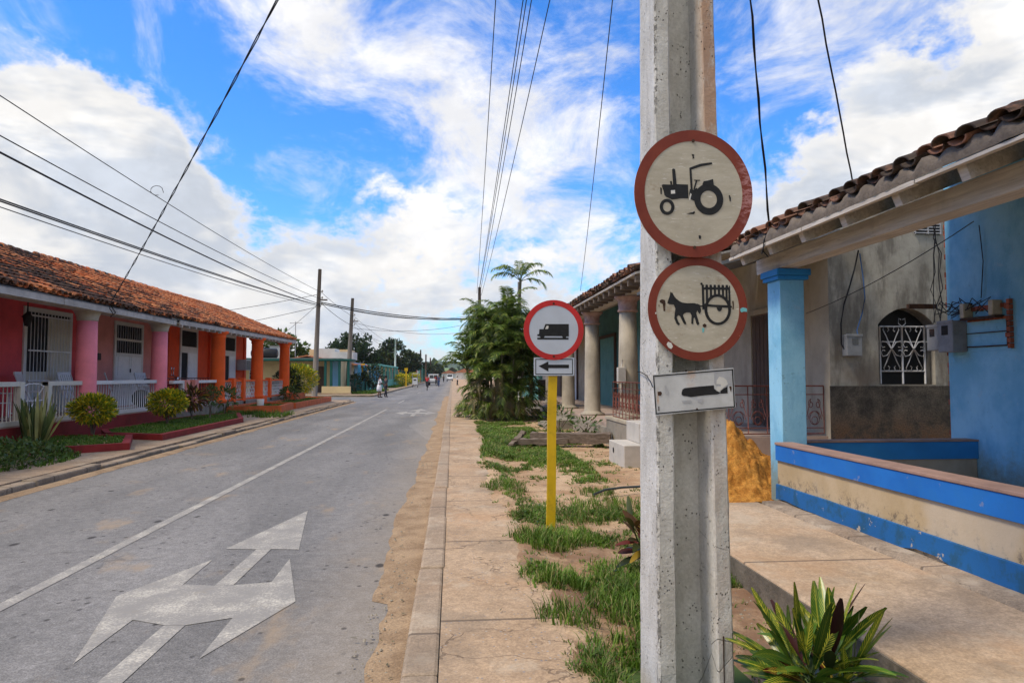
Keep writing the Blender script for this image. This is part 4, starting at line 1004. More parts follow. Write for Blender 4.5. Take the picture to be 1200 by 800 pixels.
for k in range(6):
    pts=[(6.46,8.0+rnd(-.05,.05),2.5)]
    for j in range(6): pts.append((6.44+rnd(-.05,.02),8.05+.09*j+rnd(-.04,.04),2.47+.08*math.sin(j+k)+rnd(-.04,.04)))
    paths.append(pts)
for k in range(4):
    z0=3.9; pts=[(6.45,8.5+.03*k,z0)]
    for j in range(1,8): pts.append((6.44+rnd(-.04,.03),8.5+.03*k+rnd(-.03,.03)*2,z0-(z0-2.3)*j/7))
    paths.append(pts)
for k in range(3): paths.append([(6.40,7.55+rnd(0,.4),2.36),(6.34,7.7+rnd(-.2,.3),2.5+rnd(0,.08)),(6.38,7.95,2.42),(6.44,8.3,2.36+rnd(-.03,.03))])
paths.append([(6.46,7.8,3.45),(6.48,7.78,3.0),(6.47,7.82,2.55)])
cable('wiring_tangle','tangle of thin black wires down the corner of the blue wall to the meter boxes',paths,r=.006)
cable('wall_cable','black cable hanging down the grey wall to its lone meter box',[[(6.30,10.05,3.55),(6.22,10.04,3.25),(6.12,10.03,2.95),(6.03,10.03,2.7),(5.98,10.04,2.4),(5.98,10.04,2.08),(6.03,10.04,2.0)]],r=.012)
cable('wall_cable','thin blue wire hanging beside the black cable on the grey wall',[[(6.32,10.05,3.5),(6.36,10.04,3.1),(6.38,10.04,2.8),(6.33,10.05,2.55),(6.24,10.05,2.3),(6.24,10.03,2.24)]],'cable_blue',.009)
cable('wall_cable','thin line running up diagonally from the porch behind the blue column to the eave',[sagpts((5.4,10.0,2.55),(5.9,7.2,3.35),.08,10)],r=.006)
br=thing('cable_bracket','short dark steel bracket holding wires above the arched window','bracket',(6.2,8.9,2.5))
m=MB(); m.box(6.10,6.50,8.62,8.68,2.50,2.56); m.build('arm','rust_dark',br)

# ------------------------------------------------------------------ GREY HOUSE (right, behind the parapet)
GX0,GX1,GY=5.82,8.6,10.1
grey=thing('grey_house','weathered grey plaster house wall with arched barred window and black damp base','house',(GX0,GY,.4))
m=MB()  # front wall with an arched hole
wx0,wx1,wz0,wz1,wt=6.62,7.55,1.46,2.40,2.66
TZ=lambda x:4.18+(x-GX0)*.43
def q(x0,x1,z0,z1): m.add([(x0,GY,z0),(x1,GY,z0),(x1,GY,TZ(x1) if z1==4.15 else z1),(x0,GY,TZ(x0) if z1==4.15 else z1)],[(0,1,2,3)])
q(GX0,wx0,0,4.15); q(wx1,GX1,0,4.15); q(wx0,wx1,0,wz0)
NA=14; arch=[(wx0+(wx1-wx0)*i/NA, wz1+(wt-wz1)*math.sin(PI*i/NA)**.8) for i in range(NA+1)]
for i in range(NA):
    (xa,za),(xb,zb)=arch[i],arch[i+1]; m.add([(xa,GY,za),(xb,GY,zb),(xb,GY,TZ(xb)),(xa,GY,TZ(xa))],[(0,1,2,3)]); m.add([(xa,GY,za),(xb,GY,zb),(xb,GY+.25,zb),(xa,GY+.25,za)],[(3,2,1,0)])
m.add([(wx0,GY,wz0),(wx0,GY+.25,wz0),(wx0,GY+.25,wz1),(wx0,GY,wz1)],[(0,1,2,3)]); m.add([(wx1,GY,wz0),(wx1,GY+.25,wz0),(wx1,GY+.25,wz1),(wx1,GY,wz1)],[(3,2,1,0)]); m.add([(wx0,GY,wz0),(wx1,GY,wz0),(wx1,GY+.25,wz0),(wx0,GY+.25,wz0)],[(0,1,2,3)])
m.build('wall','grey_plaster',grey)
lbox('wall','pale_plaster',grey,(GX0,GX0+.2,GY+.001,15.2,0,4.15),label='pale side wall facing the street'); lbox('wall','pale_plaster',grey,(GX0+.2,GX1,15.0,15.2,0,4.1))
lbox('wall_base','rough_dark_plaster',grey,(GX0-.012,GX1,GY-.02,GY-.001,0,1.44))
lbox('flat_roof','grey_roof',grey,(GX0+.02,GX1,GY+.02,15.1,4.13,4.19))
w=lbox('window','dark_inside',grey,(wx0-.1,wx1+.1,GY+.24,GY+.26,1.3,2.8))
def gbar(m,p0,p1,r=.009): m.tube([(p0[0],GY+.06,p0[1]),(p1[0],GY+.06,p1[1])],r,5)
m=MB(); gx0,gx1,gz0,gz1=6.68,7.42,1.47,2.37; cx=(gx0+gx1)/2
for x in(gx0,cx,gx1): gbar(m,(x,gz0),(x,gz1),.016)
for z in(gz0+.20,gz1): gbar(m,(gx0,z),(gx1,z),.014)
gbar(m,(wx0,gz0+.66),(wx1,gz0+.66),.009); 
for cc in((gx0+cx)/2,(gx1+cx)/2):
    hw=(cx-gx0)/2; zc=(gz0+.2+gz1)/2
    for sx in(-1,1):
        for sz in(-1,1):
            pts=[(cc,GY+.05,zc),(cc+sx*hw*.45,GY+.05,zc+sz*.20),(cc+sx*hw*.72,GY+.05,zc+sz*.30),(cc+sx*hw*.62,GY+.05,zc+sz*.355),(cc+sx*hw*.3,GY+.05,zc+sz*.35),(cc+sx*hw*.2,GY+.05,zc+sz*.29),(cc+sx*hw*.32,GY+.05,zc+sz*.27)]
            m.tube(pts,.008,5)
            p2=[(cc+sx*.01,GY+.045,zc+sz*.01),(cc+sx*hw*.4,GY+.045,zc+sz*.10),(cc+sx*hw*.8,GY+.045,zc+sz*.12),(cc+sx*hw*.95,GY+.045,zc+sz*.06),(cc+sx*hw*.8,GY+.045,zc+sz*.02),(cc+sx*hw*.6,GY+.045,zc+sz*.03)]
            m.tube(p2,.008,5)
for sx in(-1,1): m.tube([(cx,GY+.05,gz1),(cx+sx*.06,GY+.05,gz1+.05),(cx+sx*.05,GY+.05,gz1+.13),(cx+sx*.015,GY+.05,gz1+.11)],.007,5)
m.build('grille','iron_grey',w)
vn=lbox('vent_window','dark_inside',grey,(7.27,7.69,GY-.004,GY-.001,3.83,4.02)); m=MB()
for i in range(4): m.box(7.26,7.70,GY-.03,GY-.006,3.84+.047*i,3.858+.047*i)
for x in(7.26,7.47,7.68): m.box(x,x+.015,GY-.035,GY-.005,3.83,4.03)
m.build('slats','iron_grey',vn)
lbox('porch_floor','porch_floor',grey,(3.5,GX0,10.2,15.2,-.1,.66))
dr=lbox('door','brown_wood',grey,(GX0-.03,GX0-.003,11.6,12.75,.67,2.75)); lbox('frame','pale_plaster',dr,(GX0-.06,GX0-.003,11.5,11.598,.67,2.85),(GX0-.06,GX0-.003,12.752,12.85,.67,2.85),(GX0-.06,GX0-.003,11.6,12.75,2.752,2.85))
m=MB()
for i in range(7): m.box(GX0-.045,GX0-.032,11.62+i*.16,11.76+i*.16,.7,2.72)
m.build('planks','door_wood',dr)
def scroll(m,x,y,z,dx,dy,w,h):
    """iron scroll panel between bars; along (dx,dy)"""
    def P(a,c): return (x+dx*a,y+dy*a,z+c)
    n=max(1,int(w/.28)); s=w/n
    m.tube([P(0,0),P(w,0)],.010,5); m.tube([P(0,h),P(w,h)],.012,5); m.tube([P(0,h*.82),P(w,h*.82)],.007,4); m.tube([P(0,h*.12),P(w,h*.12)],.007,4)
    for i in range(n+1): m.tube([P(i*s,0),P(i*s,h)],.009,5)
    for i in range(n):
        c=(i+.5)*s
        for sg in(-1,1):
            pts=[]
            for k in range(15):
                t=k/14; a=t*2.6*PI; r=s*.40*(1-t*.75); pts.append(P(c+sg*(math.cos(a)*r-.0)*.9,h*.30+math.sin(a)*r*1.2))
            m.tube(pts,.006,4)
            pts=[P(c+sg*s*.42,h*.36)]
            for k in range(13):
                t=k/12; a=PI*.5-t*2.2*PI; r=s*.26*(1-t*.7); pts.append(P(c+sg*(s*.18+math.cos(a)*r*.6),h*.62+math.sin(a)*r))
            m.tube(pts,.006,4)
m=MB(); scroll(m,3.95,10.25,.70,1,0,GX0-3.98,.74); ra=m.build('porch_railing','iron_rust',grey)
m=MB(); scroll(m,3.58,12.5,.70,0,1,2.55,.76)
m.build('porch_railing','iron_rust',grey,)
m=MB(); slab(m,Vector((3.42,9.75,3.14)),Vector((3.42,12.44,3.14)),Vector((1,0,.28)),2.5,.05); m.build('terrace_roof','board_wood',grey)
for i in range(9): lbox('rafter','rotten_wood',grey,(3.5,3.9,9.85+i*.31,9.92+i*.31,3.02,3.10))
for y in(11.2,15.0):
    dz=-.42 if y<12 else 0
    m=MB(); m.lathe([(.34,0),(.34,.05),(.26,.08),(.225,.14),(.215,1.2),(.19,2.35+dz)],(3.92,y,.66),22); c=m.build('column','column_stone',grey)
    m=MB(); m.lathe([(.19,0),(.23,.02),(.23,.05),(.205,.07),(.215,.25),(.26,.29),(.30,.33),(.31,.36)],(3.92,y,3.01+dz),22); m.build('capital','capital_stone',c)
lbox('terrace_wall','stone_base',grey,(3.48,3.66,12.45,15.3,-.1,.62),bev=.01); lbox('terrace_cap','pale_plaster',grey,(3.46,3.75,12.43,15.32,.622,.69),bev=.008)
lbox('corner_ruin','capital_stone',grey,(3.56,3.9,14.2,14.9,.69,.9)) if 0 else None
sb=thing('door_step','white concrete step block with a dark knot hole at the terrace foot','step',(2.9,11.9,.05))
lbox('lower_step','step_block',sb,(2.87,3.46,11.3,12.4,.0,.43),bev=.012); lbox('upper_step','step_block',sb,(3.2,3.46,11.55,12.42,.432,.78),bev=.012)
m=MB(); m.lathe([(.0,0),(.045,.0),(.05,.004)],(0,0,0),12,Matrix.Translation((2.868,12.05,.28))@Matrix.Rotation(-PI/2,4,'Y')); m.build('knot_hole','dark_inside',sb)
sw=thing('switch_box','small grey box strapped to the stone column above the red railing','wall box',(3.7,14.75,1.4)); m=MB(); m.box(3.62,3.80,14.72,14.86,1.42,1.78,bev=.01); m.tube([(3.71,14.78,1.78),(3.74,14.8,1.95)],.012,5); m.build('box_body','step_block',sw)

# ------------------------------------------------------------------ COLONNADE HOUSE (right, further)
colh=thing('colonnade_house','old house with a row of round stone columns under a long tiled porch roof','house',(5.8,25,.4))
lbox('wall','teal_wall',colh,(5.8,6.05,15.25,29,0,4.3),label='dim blue green front wall')
for b in((5.8,6.05,29,45,0,4.3),(6.05,10,44.8,45,0,4.2),(6.05,10,15.25,15.4,0,4.2)): lbox('wall','pale_plaster',colh,b)
lbox('porch_floor','porch_floor',colh,(3.56,5.8,15.35,45,-.1,.5)); lbox('porch_edge','stone_base',colh,(3.48,3.555,15.35,45,-.1,.43),bev=.01)
e0=Vector((3.38,12.45,3.60)); e1=Vector((3.38,44,3.60)); upv=Vector((1,0,.24))
m=MB(); roof_tiles(m,e0,e1,upv,2.6,.24,.36,1.1,.015,5); m.build('roof','old_roof_tile',colh)
m=MB(); slab(m,e0+Vector((.02,0,-.06)),e1+Vector((.02,0,-.06)),upv,6.6,.04); m.build('roof_boards','beam_wood',colh)
y=12.6
while y<44: lbox('rafter_tail','rotten_wood',colh,(3.44,3.795,y-.04,y+.04,3.36,3.50)); y+=.55
lbox('eave_beam','beam_wood',colh,(3.80,4.05,12.5,44,3.375,3.56))
for k,y in enumerate((18.95,22.95,27.0,31.2,35.4,39.6)):
    tq=y>30
    m=MB(); m.lathe([(.34,0),(.34,.05),(.26,.08),(.225,.14),(.215,1.2),(.19,2.52)],(3.92,y,.5),22); c=m.build('column','turquoise_column' if tq else 'column_stone',colh)
    if tq: c['label']='turquoise painted column'
    m=MB(); m.lathe([(.19,0),(.23,.02),(.23,.05),(.205,.07),(.215,.25),(.26,.29),(.30,.33),(.31,.36)],(3.92,y,3.02),22); m.build('capital','capital_stone',c)
for (a,b,mt,lb) in((23.9,26.2,'teal_paint','green door'),(17.6,19.2,'door_wood','dark door'),(31.3,33.4,'white_paint','pale shutters'),(36,37.8,'door_wood',None)):
    d=lbox('door',mt if mt!='teal_paint' else 'turquoise_column',colh,(5.74,5.797,a,b,.5,3.0)); 
    if lb: d['label']=lb
    lbox('frame','door_wood',d,(5.72,5.797,a-.12,a-.002,.5,3.12),(5.72,5.797,b+.002,b+.12,.5,3.12),(5.72,5.797,a,b,3.002,3.12))
m=MB()
for i in range(60): y=27.2+i*.12; m.tube([(3.9,y,.52),(3.9,y,1.42)],.01,4)
m.tube([(3.9,27.2,1.42),(3.9,34.5,1.42)],.02,5); m.build('porch_railing','cable_black',colh)
for b in((3.0,3.478,19.6,21.5,-.1,.32),(2.7,2.998,19.6,21.5,-.1,.18),(3.1,3.478,27,29,-.1,.3)): lbox('street_step','stone_base',colh,b,bev=.01)

# ------------------------------------------------------------------ ground clutter right
pile=thing('sand_pile','heap of orange building sand beside the blue column','sand pile',(3.72,8.95,.1)); m=MB(); n=100
for j in range(n):
    for i in range(n):
        x=2.75+1.95*i/(n-1); y=8.08+1.9*j/(n-1); dx=(x-3.72)/.95; dy=(y-9.0)/.92; r=math.sqrt(dx*dx+dy*dy)
        h=max(0,1-r)**1.0*.76+max(0,.12*(1.25-r))+(.13*fbm(x,y,2.6)+.07*abs(fbm(x,y,7,3))+.05*fbm(x,y,17,3))*min(1,max(0,1.1-r)*3)
        m.v.append((x,y,.02+max(0,h)+(.0 if r<1.2 else -.05)))
for j in range(n-1):
    for i in range(n-1): q_=j*n+i; m.face([q_,q_+1,q_+n+1,q_+n],None,True)
m.build('heap','orange_sand',pile)
def plank(label,a,b,w,h,mat='rotten_wood',rz=0):
    m=MB(); a=Vector(a); b=Vector(b); d=b-a; L=d.length; n=10
    s=Vector((-d.y,d.x,0)).normalized()*w/2; bb=len(m.v)
    for i in range(n+1):
        p=a+d*i/n; j=[rnd(-.02,.02) for _ in range(4)]
        for (u,v,k) in((-1,0,0),(1,0,1),(1,1,2),(-1,1,3)): m.v.append(tuple(p+s*(u+j[k]*3)+Vector((0,0,h*v+j[k]))))
    for i in range(n):
        for k in range(4): q_=bb+4*i+k; w_=bb+4*i+(k+1)%4; m.face([q_,w_,w_+4,q_+4])
    m.face([bb+3,bb+2,bb+1,bb]); e=bb+4*n; m.face([e,e+1,e+2,e+3])
    return tag(m.build('old_timber',mat),label,'timber','rotten timbers on the verge')
plank('long rotten timber lying across the verge, its right end against the terrace wall',(1.75,15.15,.12),(3.42,14.6,.14),.28,.22)
plank('shorter split timber lying in front of the long one with its end on the grass',(1.3,14.95,.1),(2.5,14.75,.12),.22,.12)
plank('thin board leaning on the left end of the timbers',(1.25,14.6,.1),(1.62,15.5,.3),.12,.05)
tag_h=cable('hose','thin dark hose lying on the sandy verge beside the concrete pole',[[(1.75,8.4,.135),(1.95,8.65,.15),(2.2,8.8,.15),(2.6,8.95,.14),(3.0,8.9,.14)]],'hose',.016,cat='hose')
bush('weed_plant','leafy weed growing by the terrace behind the yellow sign post','weed',(2.55,16.3,.1),.45,.75,'leaf_mid',130,.14,None,4,.1)
bush('weed_plant','leafy weed under the porch edge right of the taller weed','weed',(3.2,16.3,.1),.4,.55,'leaf_mid',90,.14,None,4,.1)

# ------------------------------------------------------------------ areca clump and palm
random.seed(12)
t=thing('palm_clump','big dense clump of feathery palms growing over the right pavement','palm',(1.75,24.4,.1))
m=MB(); ra=MB(); st=MB()
for i in range(30):
    a=rnd(0,2*PI); r=rnd(.1,1.15); bx,by=1.78+r*math.cos(a)*.9,24.5+r*math.sin(a)*.9; hh=rnd(1.6,4.5)*(1-.30*r); k=.28
    st.tube([(bx,by,-.0),(bx+math.cos(a)*.1,by+math.sin(a)*.1,hh*.6),(bx+math.cos(a)*k*r,by+math.sin(a)*k*r,hh)],[.05,.04,.03],6)
    for j in range(8): frond(m,(bx+math.cos(a)*k*r,by+math.sin(a)*k*r,hh),rnd(0,2*PI),rnd(.45,1.4),rnd(.9,1.6),22,.40,1.05,.045,ra,.35)
for i in range(420):
    a=rnd(0,2*PI); r=rnd(.55,1.22); z=rnd(.0,3.8); r*=1-.10*z; frond(m,(1.8+r*math.cos(a)*.95,24.5+r*math.sin(a)*.9,z),a+rnd(-.6,.6),rnd(.1,1.2),rnd(.6,1.15),16,.36,1.3,.045,None,.45)
m.build('fronds','leaf_palm',t); ra.build('frond_stalks','stem_green',t); st.build('stem','palm_trunk',t)
m=MB()
for i in range(16):
    a=rnd(0,2*PI); r=rnd(.5,1.1); frond(m,(1.75+r*math.cos(a),24.4+r*math.sin(a),rnd(.8,3.2)),a,rnd(-.3,.5),1.1,14,.35,1.9,.04,None,.8)
m.build('dead_fronds','leaf_palm_old',t)
# slim palm rising out behind the clump
t=thing('palm_tree','slim young palm with a few arching fronds rising above the palm clump','palm',(2.5,26.6,.1))
m=MB(); ra=MB(); s=MB(); s.tube([(2.45,26.6,0),(2.5,26.6,2.5),(2.66,26.6,5.35)],[.10,.07,.05],8)
for i,(az,el) in enumerate(((0,.85),(.35,1.3),(PI,.75),(2.7,1.25),(1.6,1.5),(-1.2,1.2),(-.35,.35),(3.3,1.0))): frond(m,(2.66,26.6,5.3),az,el,rnd(1.2,1.5),24,.36,1.15,.045,ra,.6)
m.build('fronds','leaf_palm',t); ra.build('frond_stalks','stem_green',t); s.build('trunk','palm_trunk',t)

# ------------------------------------------------------------------ foreground concrete pole
pole=thing('concrete_pole','tall white H-section concrete utility pole in the foreground carrying round signs','utility pole',(1.19,3.46,.05))
m=MB(); lv=[-.4+.08*i for i in range(116)]; X0,X1=1.0,1.379; random.seed(3)
sec=[(0,0),(.092,0),(.10,.155),(.272,.155),(.295,0),(.379,0),(.379,.33),(.295,.33),(.272,.175),(.10,.175),(.092,.33),(0,.33)]
# bevelled section
def bevsec():
    out=[]; n=len(sec); conv={0,1,4,5,6,7,10,11}
    for i,(x,y) in enumerate(sec):
        if i in conv:
            for j,o_ in((i-1,1),((i+1)%n,1)):
                dx,dy=sec[j][0]-x,sec[j][1]-y; l=math.hypot(dx,dy); out.append((x+dx/l*.008,y+dy/l*.008))
        else: out.append((x,y))
    return out
bs_=bevsec(); ns=len(bs_)
for z in lv:
    tp=1-(z-.15)*.0515
    for k,(x,y) in enumerate(bs_):
        cxp=1.19-.0045*(z-.15); jx=.0022*noise.noise(Vector((k*3.3,z*9,1)))*2; jy=.0022*noise.noise(Vector((k*2.1,z*9,7)))*2
        m.v.append((cxp+(x-.19)*tp+jx,3.30+y*tp+(1-tp)*.1+jy,z))
for i in range(len(lv)-1):
    for k in range(ns): q_=i*ns+k; w_=i*ns+(k+1)%ns; m.face([q_,w_,w_+ns,q_+ns])
m.face([(len(lv)-1)*ns+k for k in range(ns)])
m.build('shaft','pole_concrete',pole)
lbox('exposed_bar','rust_dark',pole,(1.322,1.327,3.297,3.301,.0,.33))
ca=lbox('crossarm','pole_wood',pole,(.35,2.0,3.40,3.50,8.0,8.12))
# --- signs
def pix(scale,cx,cz,ox,oy,pcx,pcy,zoom,ymul=1.):
    """sign-face coordinates from drawing coordinates"""
    def f(p): return (cx+((p[0]/zoom+ox)-pcx)*scale, cz-((p[1]/zoom+oy)-pcy)*scale*ymul)
    return f
def poly(m,pts,f,y,d=.0012): m.prism([(f(p)[0],y,f(p)[1]) for p in pts],(0,d,0))
def disc(m,cx,cz,rx,rz,y0,y1,n=56,jit=0):
    m.prism([(cx+(rx+rnd(-jit,jit))*math.cos(2*PI*k/n),y0,cz+(rz+rnd(-jit,jit))*math.sin(2*PI*k/n)) for k in range(n)],(0,y1-y0,0))
s1=thing('round_sign','upper round sign on the concrete pole, black tractor in a brown red ring','road sign',(1.19,3.265,2.5))
S=.004125; f1=pix(S*.985,1.192,2.503,760,180,810,230,8.89); y=3.262
m=MB(); disc(m,1.192,2.503,.300,.318,y,y+.012,jit=.0008); m.build('face','old_sign_face',s1)
m=MB(); m.ring(1.192,2.503,.302,.320,.250,.264,y-.0016,.0022,64); m.build('rim','old_sign_rim',s1)
yy=y-.0014
m=MB()
poly(m,[(88,360),(105,352),(205,354),(250,346),(380,348),(384,500),(300,500),(240,512),(200,516),(165,500),(140,490),(118,470),(108,420),(96,390)],f1,yy)
poly(m,[(205,182),(222,176),(238,182),(246,260),(254,360),(215,362)],f1,yy-.0002); poly(m,[(70,390),(80,384),(90,400),(86,462),(74,458)],f1,yy); poly(m,[(180,320),(192,310),(204,322),(202,352),(186,352)],f1,yy)
def ringz(m,c,ro,ri,f,n=40):
    cx_,cz_=f(c); s_=abs(f((c[0]+100,c[1]))[0]-cx_)/100; m.ring(cx_,cz_,ro[0]*s_,ro[1]*s_,ri[0]*s_,ri[1]*s_,yy-.0004,.0012,n)
ringz(m,(145,598),(82,88),(46,54),f1); ringz(m,(610,505),(163,172),(92,96),f1)
poly(m,[(392,450),(402,395),(440,405),(480,380),(500,430),(470,520),(440,524),(405,505)],f1,yy-.0002)
poly(m,[(398,165),(422,178),(428,300),(432,410),(410,400),(404,290)],f1,yy); poly(m,[(400,162),(455,140),(520,116),(600,102),(650,96),(656,116),(600,128),(530,143),(470,165),(415,184)],f1,yy-.0003)
poly(m,[(440,395),(468,302),(450,302),(450,293),(515,293),(515,302),(486,304),(456,400)],f1,yy); poly(m,[(540,345),(555,308),(610,296),(662,280),(670,352),(610,350)],f1,yy-.0003)
poly(m,[(360,668),(400,656),(430,650),(448,636),(455,655),(440,672),(400,670)],f1,yy); poly(m,[(836,455),(848,452),(860,485),(856,525),(846,520)],f1,yy); poly(m,[(425,10),(455,15),(450,40),(455,55),(435,62),(436,40)],f1,yy); poly(m,[(492,905),(508,900),(520,912),(514,940),(502,944),(494,930)],f1,yy)
m.build('tractor_symbol','black_paint',s1)
m=MB(); poly(m,[(188,416),(234,412),(236,450),(190,455)],f1,yy-.0006,.0003); m.build('chip','pale_chip',s1); m=MB(); poly(m,[(405,440),(418,455),(400,520),(388,516),(398,470)],f1,yy-.0012,.0003); m.build('chip','pale_chip',s1)
m=MB(); 
for p in((.0,.265),(-.0,-.27)): m.lathe([(0,0),(.008,0),(.008,.006)],(0,0,0),8,Matrix.Translation((1.192+p[0],y+.001,2.503+p[1]))@Matrix.Rotation(PI/2,4,'X'))
m.build('rivet','rust_dark',s1)
s2=thing('round_sign','lower round sign on the concrete pole, black horse and cart in a brown red ring','road sign',(1.21,3.285,1.93))
y=3.281; yy=y-.0014; f2=pix(S,1.212,1.931,755,315,815.5,362,8)
m=MB(); disc(m,1.212,1.931,.252,.256,y,y+.012,jit=.0008); m.build('face','old_sign_face',s2)
m=MB(); m.ring(1.212,1.931,.254,.258,.212,.216,y-.0016,.0022,64); m.build('rim','old_sign_rim',s2)
m=MB(); f=f2
poly(m,[(215,215),(224,224),(235,225),(250,255),(268,278),(300,303),(330,318),(380,324),(450,322),(480,332),(505,350),(515,385),(512,408),(500,425),(488,412),(478,392),(466,420),(480,470),(495,520),(480,538),(465,515),(452,462),(440,468),(435,525),(416,520),(420,440),(405,412),(370,412),(345,425),(335,440),(350,480),(368,520),(356,532),(336,510),(308,450),(290,438),(274,460),(286,498),(304,522),(292,538),(270,520),(250,470),(255,420),(262,378),(246,338),(205,336),(183,324),(190,300),(203,268),(210,245)],f,yy)
poly(m,[(455,330),(480,328),(515,345),(545,342),(545,356),(510,358),(480,342)],f,yy-.0003)
poly(m,[(540,326),(640,336),(800,340),(822,348),(822,362),(800,366),(640,358),(540,352)],f,yy-.0002)
cxw,czw=f((680,383)); s_=S/8; m.ring(cxw,czw,132*s_,150*s_,104*s_,124*s_,yy-.0004,.0012,44)
poly(m,[(524,140),(545,145),(550,380),(528,385)],f,yy-.0003); m.lathe([(0,0),(.006,0),(.006,.001)],(0,0,0),10,Matrix.Translation((f((522,135))[0],yy,f((522,135))[1]))@Matrix.Rotation(PI/2,4,'X'))
poly(m,[(788,165),(806,165),(810,345),(790,345)],f,yy-.0003)
poly(m,[(530,165),(548,170)]+[p for i in range(6) for p in((560+i*40,168),(563+i*40,143),(584+i*40,143),(588+i*40,168))]+[(796,170),(797,150),(806,150),(806,192),(530,190)],f,yy-.0004)
for x,zb in((575,312),(615,268),(655,245),(695,240),(735,262),(770,300)): poly(m,[(x-10,185),(x+10,185),(x+11,zb),(x-11,zb)],f,yy-.0001)
poly(m,[(668,362),(725,362),(720,382),(708,398),(692,400),(678,388)],f,yy-.0003); poly(m,[(530,350),(562,350),(562,330),(530,330)],f,yy-.0005)
m.build('cart_symbol','black_paint',s2)
m=MB(); poly(m,[(108,300),(130,288),(160,296),(165,330),(160,360),(162,400),(145,404),(143,360),(136,330),(110,318)],f,yy,.0006); m.build('bolt_hole','rust_dark',s2); m=MB(); poly(m,[(528,530),(548,518),(566,530),(564,550),(545,556),(530,548)],f,yy,.0006); m.build('bolt_hole','rust_dark',s2); m=MB(); poly(m,[(825,300),(838,296),(842,330),(838,380),(828,378),(830,340)],f,yy,.0006); m.build('bolt_hole','rust_dark',s2); m=MB(); poly(m,[(98,340),(104,340),(104,362),(98,362)],f,yy,.0006); m.build('bolt_hole','rust_dark',s2)
m=MB(); poly(m,[(905,372),(930,360),(970,370),(972,402),(940,400),(915,408),(904,395)],f,y-.0028,.0003); m.build('paint_fleck','teal_paint_spot',s2); m=MB(); poly(m,[(522,560),(545,565),(540,600),(525,606)],f,yy,.0006); m.build('paint_fleck','teal_paint_spot',s2)
m=MB(); poly(m,[(170,720),(185,695),(215,705),(232,740),(215,765),(188,750)],f,y-.0028,.0003); m.build('chip','pale_chip',s2); m=MB(); poly(m,[(62,415),(72,412),(75,428),(64,432)],f,y-.0028,.0003); m.build('chip','pale_chip',s2)
# rectangular plate
s3=thing('plate_sign','peeling white rectangular plate with a worn black bar under the two round signs','road sign',(1.19,3.275,1.53))
y=3.275; f3=pix(S*.985,1.19,1.525,755,425,816.5,458,9.6); yy=y-.0014
m=MB(); poly(m,[(88,128),(1055,48),(1075,512),(118,602)],f3,y,.004); m.build('plate','old_plate',s3)
m=MB(); poly(m,[(93,140),(1046,62),(1046,76),(93,154)],f3,yy,.0006); poly(m,[(118,572),(1062,494),(1062,508),(118,586)],f3,yy,.0006); poly(m,[(93,154),(106,154),(130,573),(118,573)],f3,yy,.0006); poly(m,[(1034,64),(1048,62),(1066,505),(1052,505)],f3,yy,.0006); m.build('border','black_paint',s3)
m=MB(); poly(m,[(430,330),(440,300),(465,284),(640,266),(815,252),(818,290),(850,318),(880,330),(890,348),(860,356),(700,368),(540,388),(500,380),(450,374),(428,360)],f3,yy,.0007); poly(m,[(895,318),(930,288),(960,276),(978,252),(980,345),(890,350),(892,330)],f3,yy,.0007); m.build('black_bar','black_paint',s3)
m=MB(); poly(m,[(145,325),(185,322),(195,345),(182,372),(148,368)],f3,yy,.001); m.build('bolt','rust_dark',s3); m=MB(); poly(m,[(1000,265),(1025,262),(1030,290),(1020,330),(1008,300)],f3,yy,.001); m.build('bolt','rust_dark',s3); m=MB(); poly(m,[(150,495),(162,493),(162,545),(152,546)],f3,yy,.001); m.build('bolt','rust_dark',s3); m=MB(); poly(m,[(595,522),(612,514),(625,528),(610,540)],f3,yy,.001); m.build('bolt','rust_dark',s3)
m=MB(); poly(m,[(820,108),(1000,84),(1030,96),(1030,250),(985,245),(965,275),(900,285),(880,240),(850,250),(822,235)],f3,yy,.0004); m.build('bare_patch','iron_grey',s3); m=MB(); poly(m,[(225,260),(245,250),(258,290),(275,325),(262,360),(235,350),(236,300)],f3,yy,.0004); m.build('bare_patch','iron_grey',s3); m=MB(); poly(m,[(430,432),(540,420),(552,445),(520,458),(440,460)],f3,yy,.0004); m.build('bare_patch','iron_grey',s3); m=MB(); poly(m,[(610,420),(680,395),(690,420),(670,465),(620,440)],f3,yy,.0004); m.build('bare_patch','iron_grey',s3)
m=MB(); poly(m,[(850,195),(880,150),(930,160),(968,190),(985,240),(940,270),(905,300),(870,330),(845,300),(862,262),(895,270),(900,240),(845,240)],f3,yy-.0004,.0004); m.build('chip','pale_chip',s3)
cable('tie_wire','thin wire tying the plate round the left side of the concrete pole',[[(.975,3.27,1.545),(.985,3.32,1.56),(.99,3.42,1.60),(.995,3.56,1.62),(1.0,3.63,1.62)]],r=.0025)

# yellow sign post
vp=thing('sign_post','thin square yellow post standing in the grass by the pavement','sign post',(.967,6.737,.05))
m=MB(); hw=.043
for i in range(10):
    t0=i/9; z=.0+1.79*t0; x=.966+.032*t0+.003*math.sin(t0*7)
    for a,b in((-hw,-.02),(hw,-.02),(hw,.02),(-hw,.02)): m.v.append((x+a,6.737+b,z))
for i in range(9):
    for k in range(4): m.face([4*i+k,4*i+(k+1)%4,4*i+4+(k+1)%4,4*i+4+k])
m.face([36,37,38,39]); m.build('post','yellow_paint',vp)
s4=thing('round_sign','bright red and white round sign with a black van on the yellow post','road sign',(1.0,6.69,2.05))
y=6.695; f4=pix(.00858,1.0,2.052,600,340,647.2,387.7,6.67); yy=y-.0016
m=MB(); disc(m,1.0,2.052,.300,.297,y,y+.01,64); m.build('face','sign_white',s4); m=MB(); m.ring(1.0,2.052,.301,.298,.246,.243,y-.0018,.0024,64); m.build('rim','sign_red',s4)
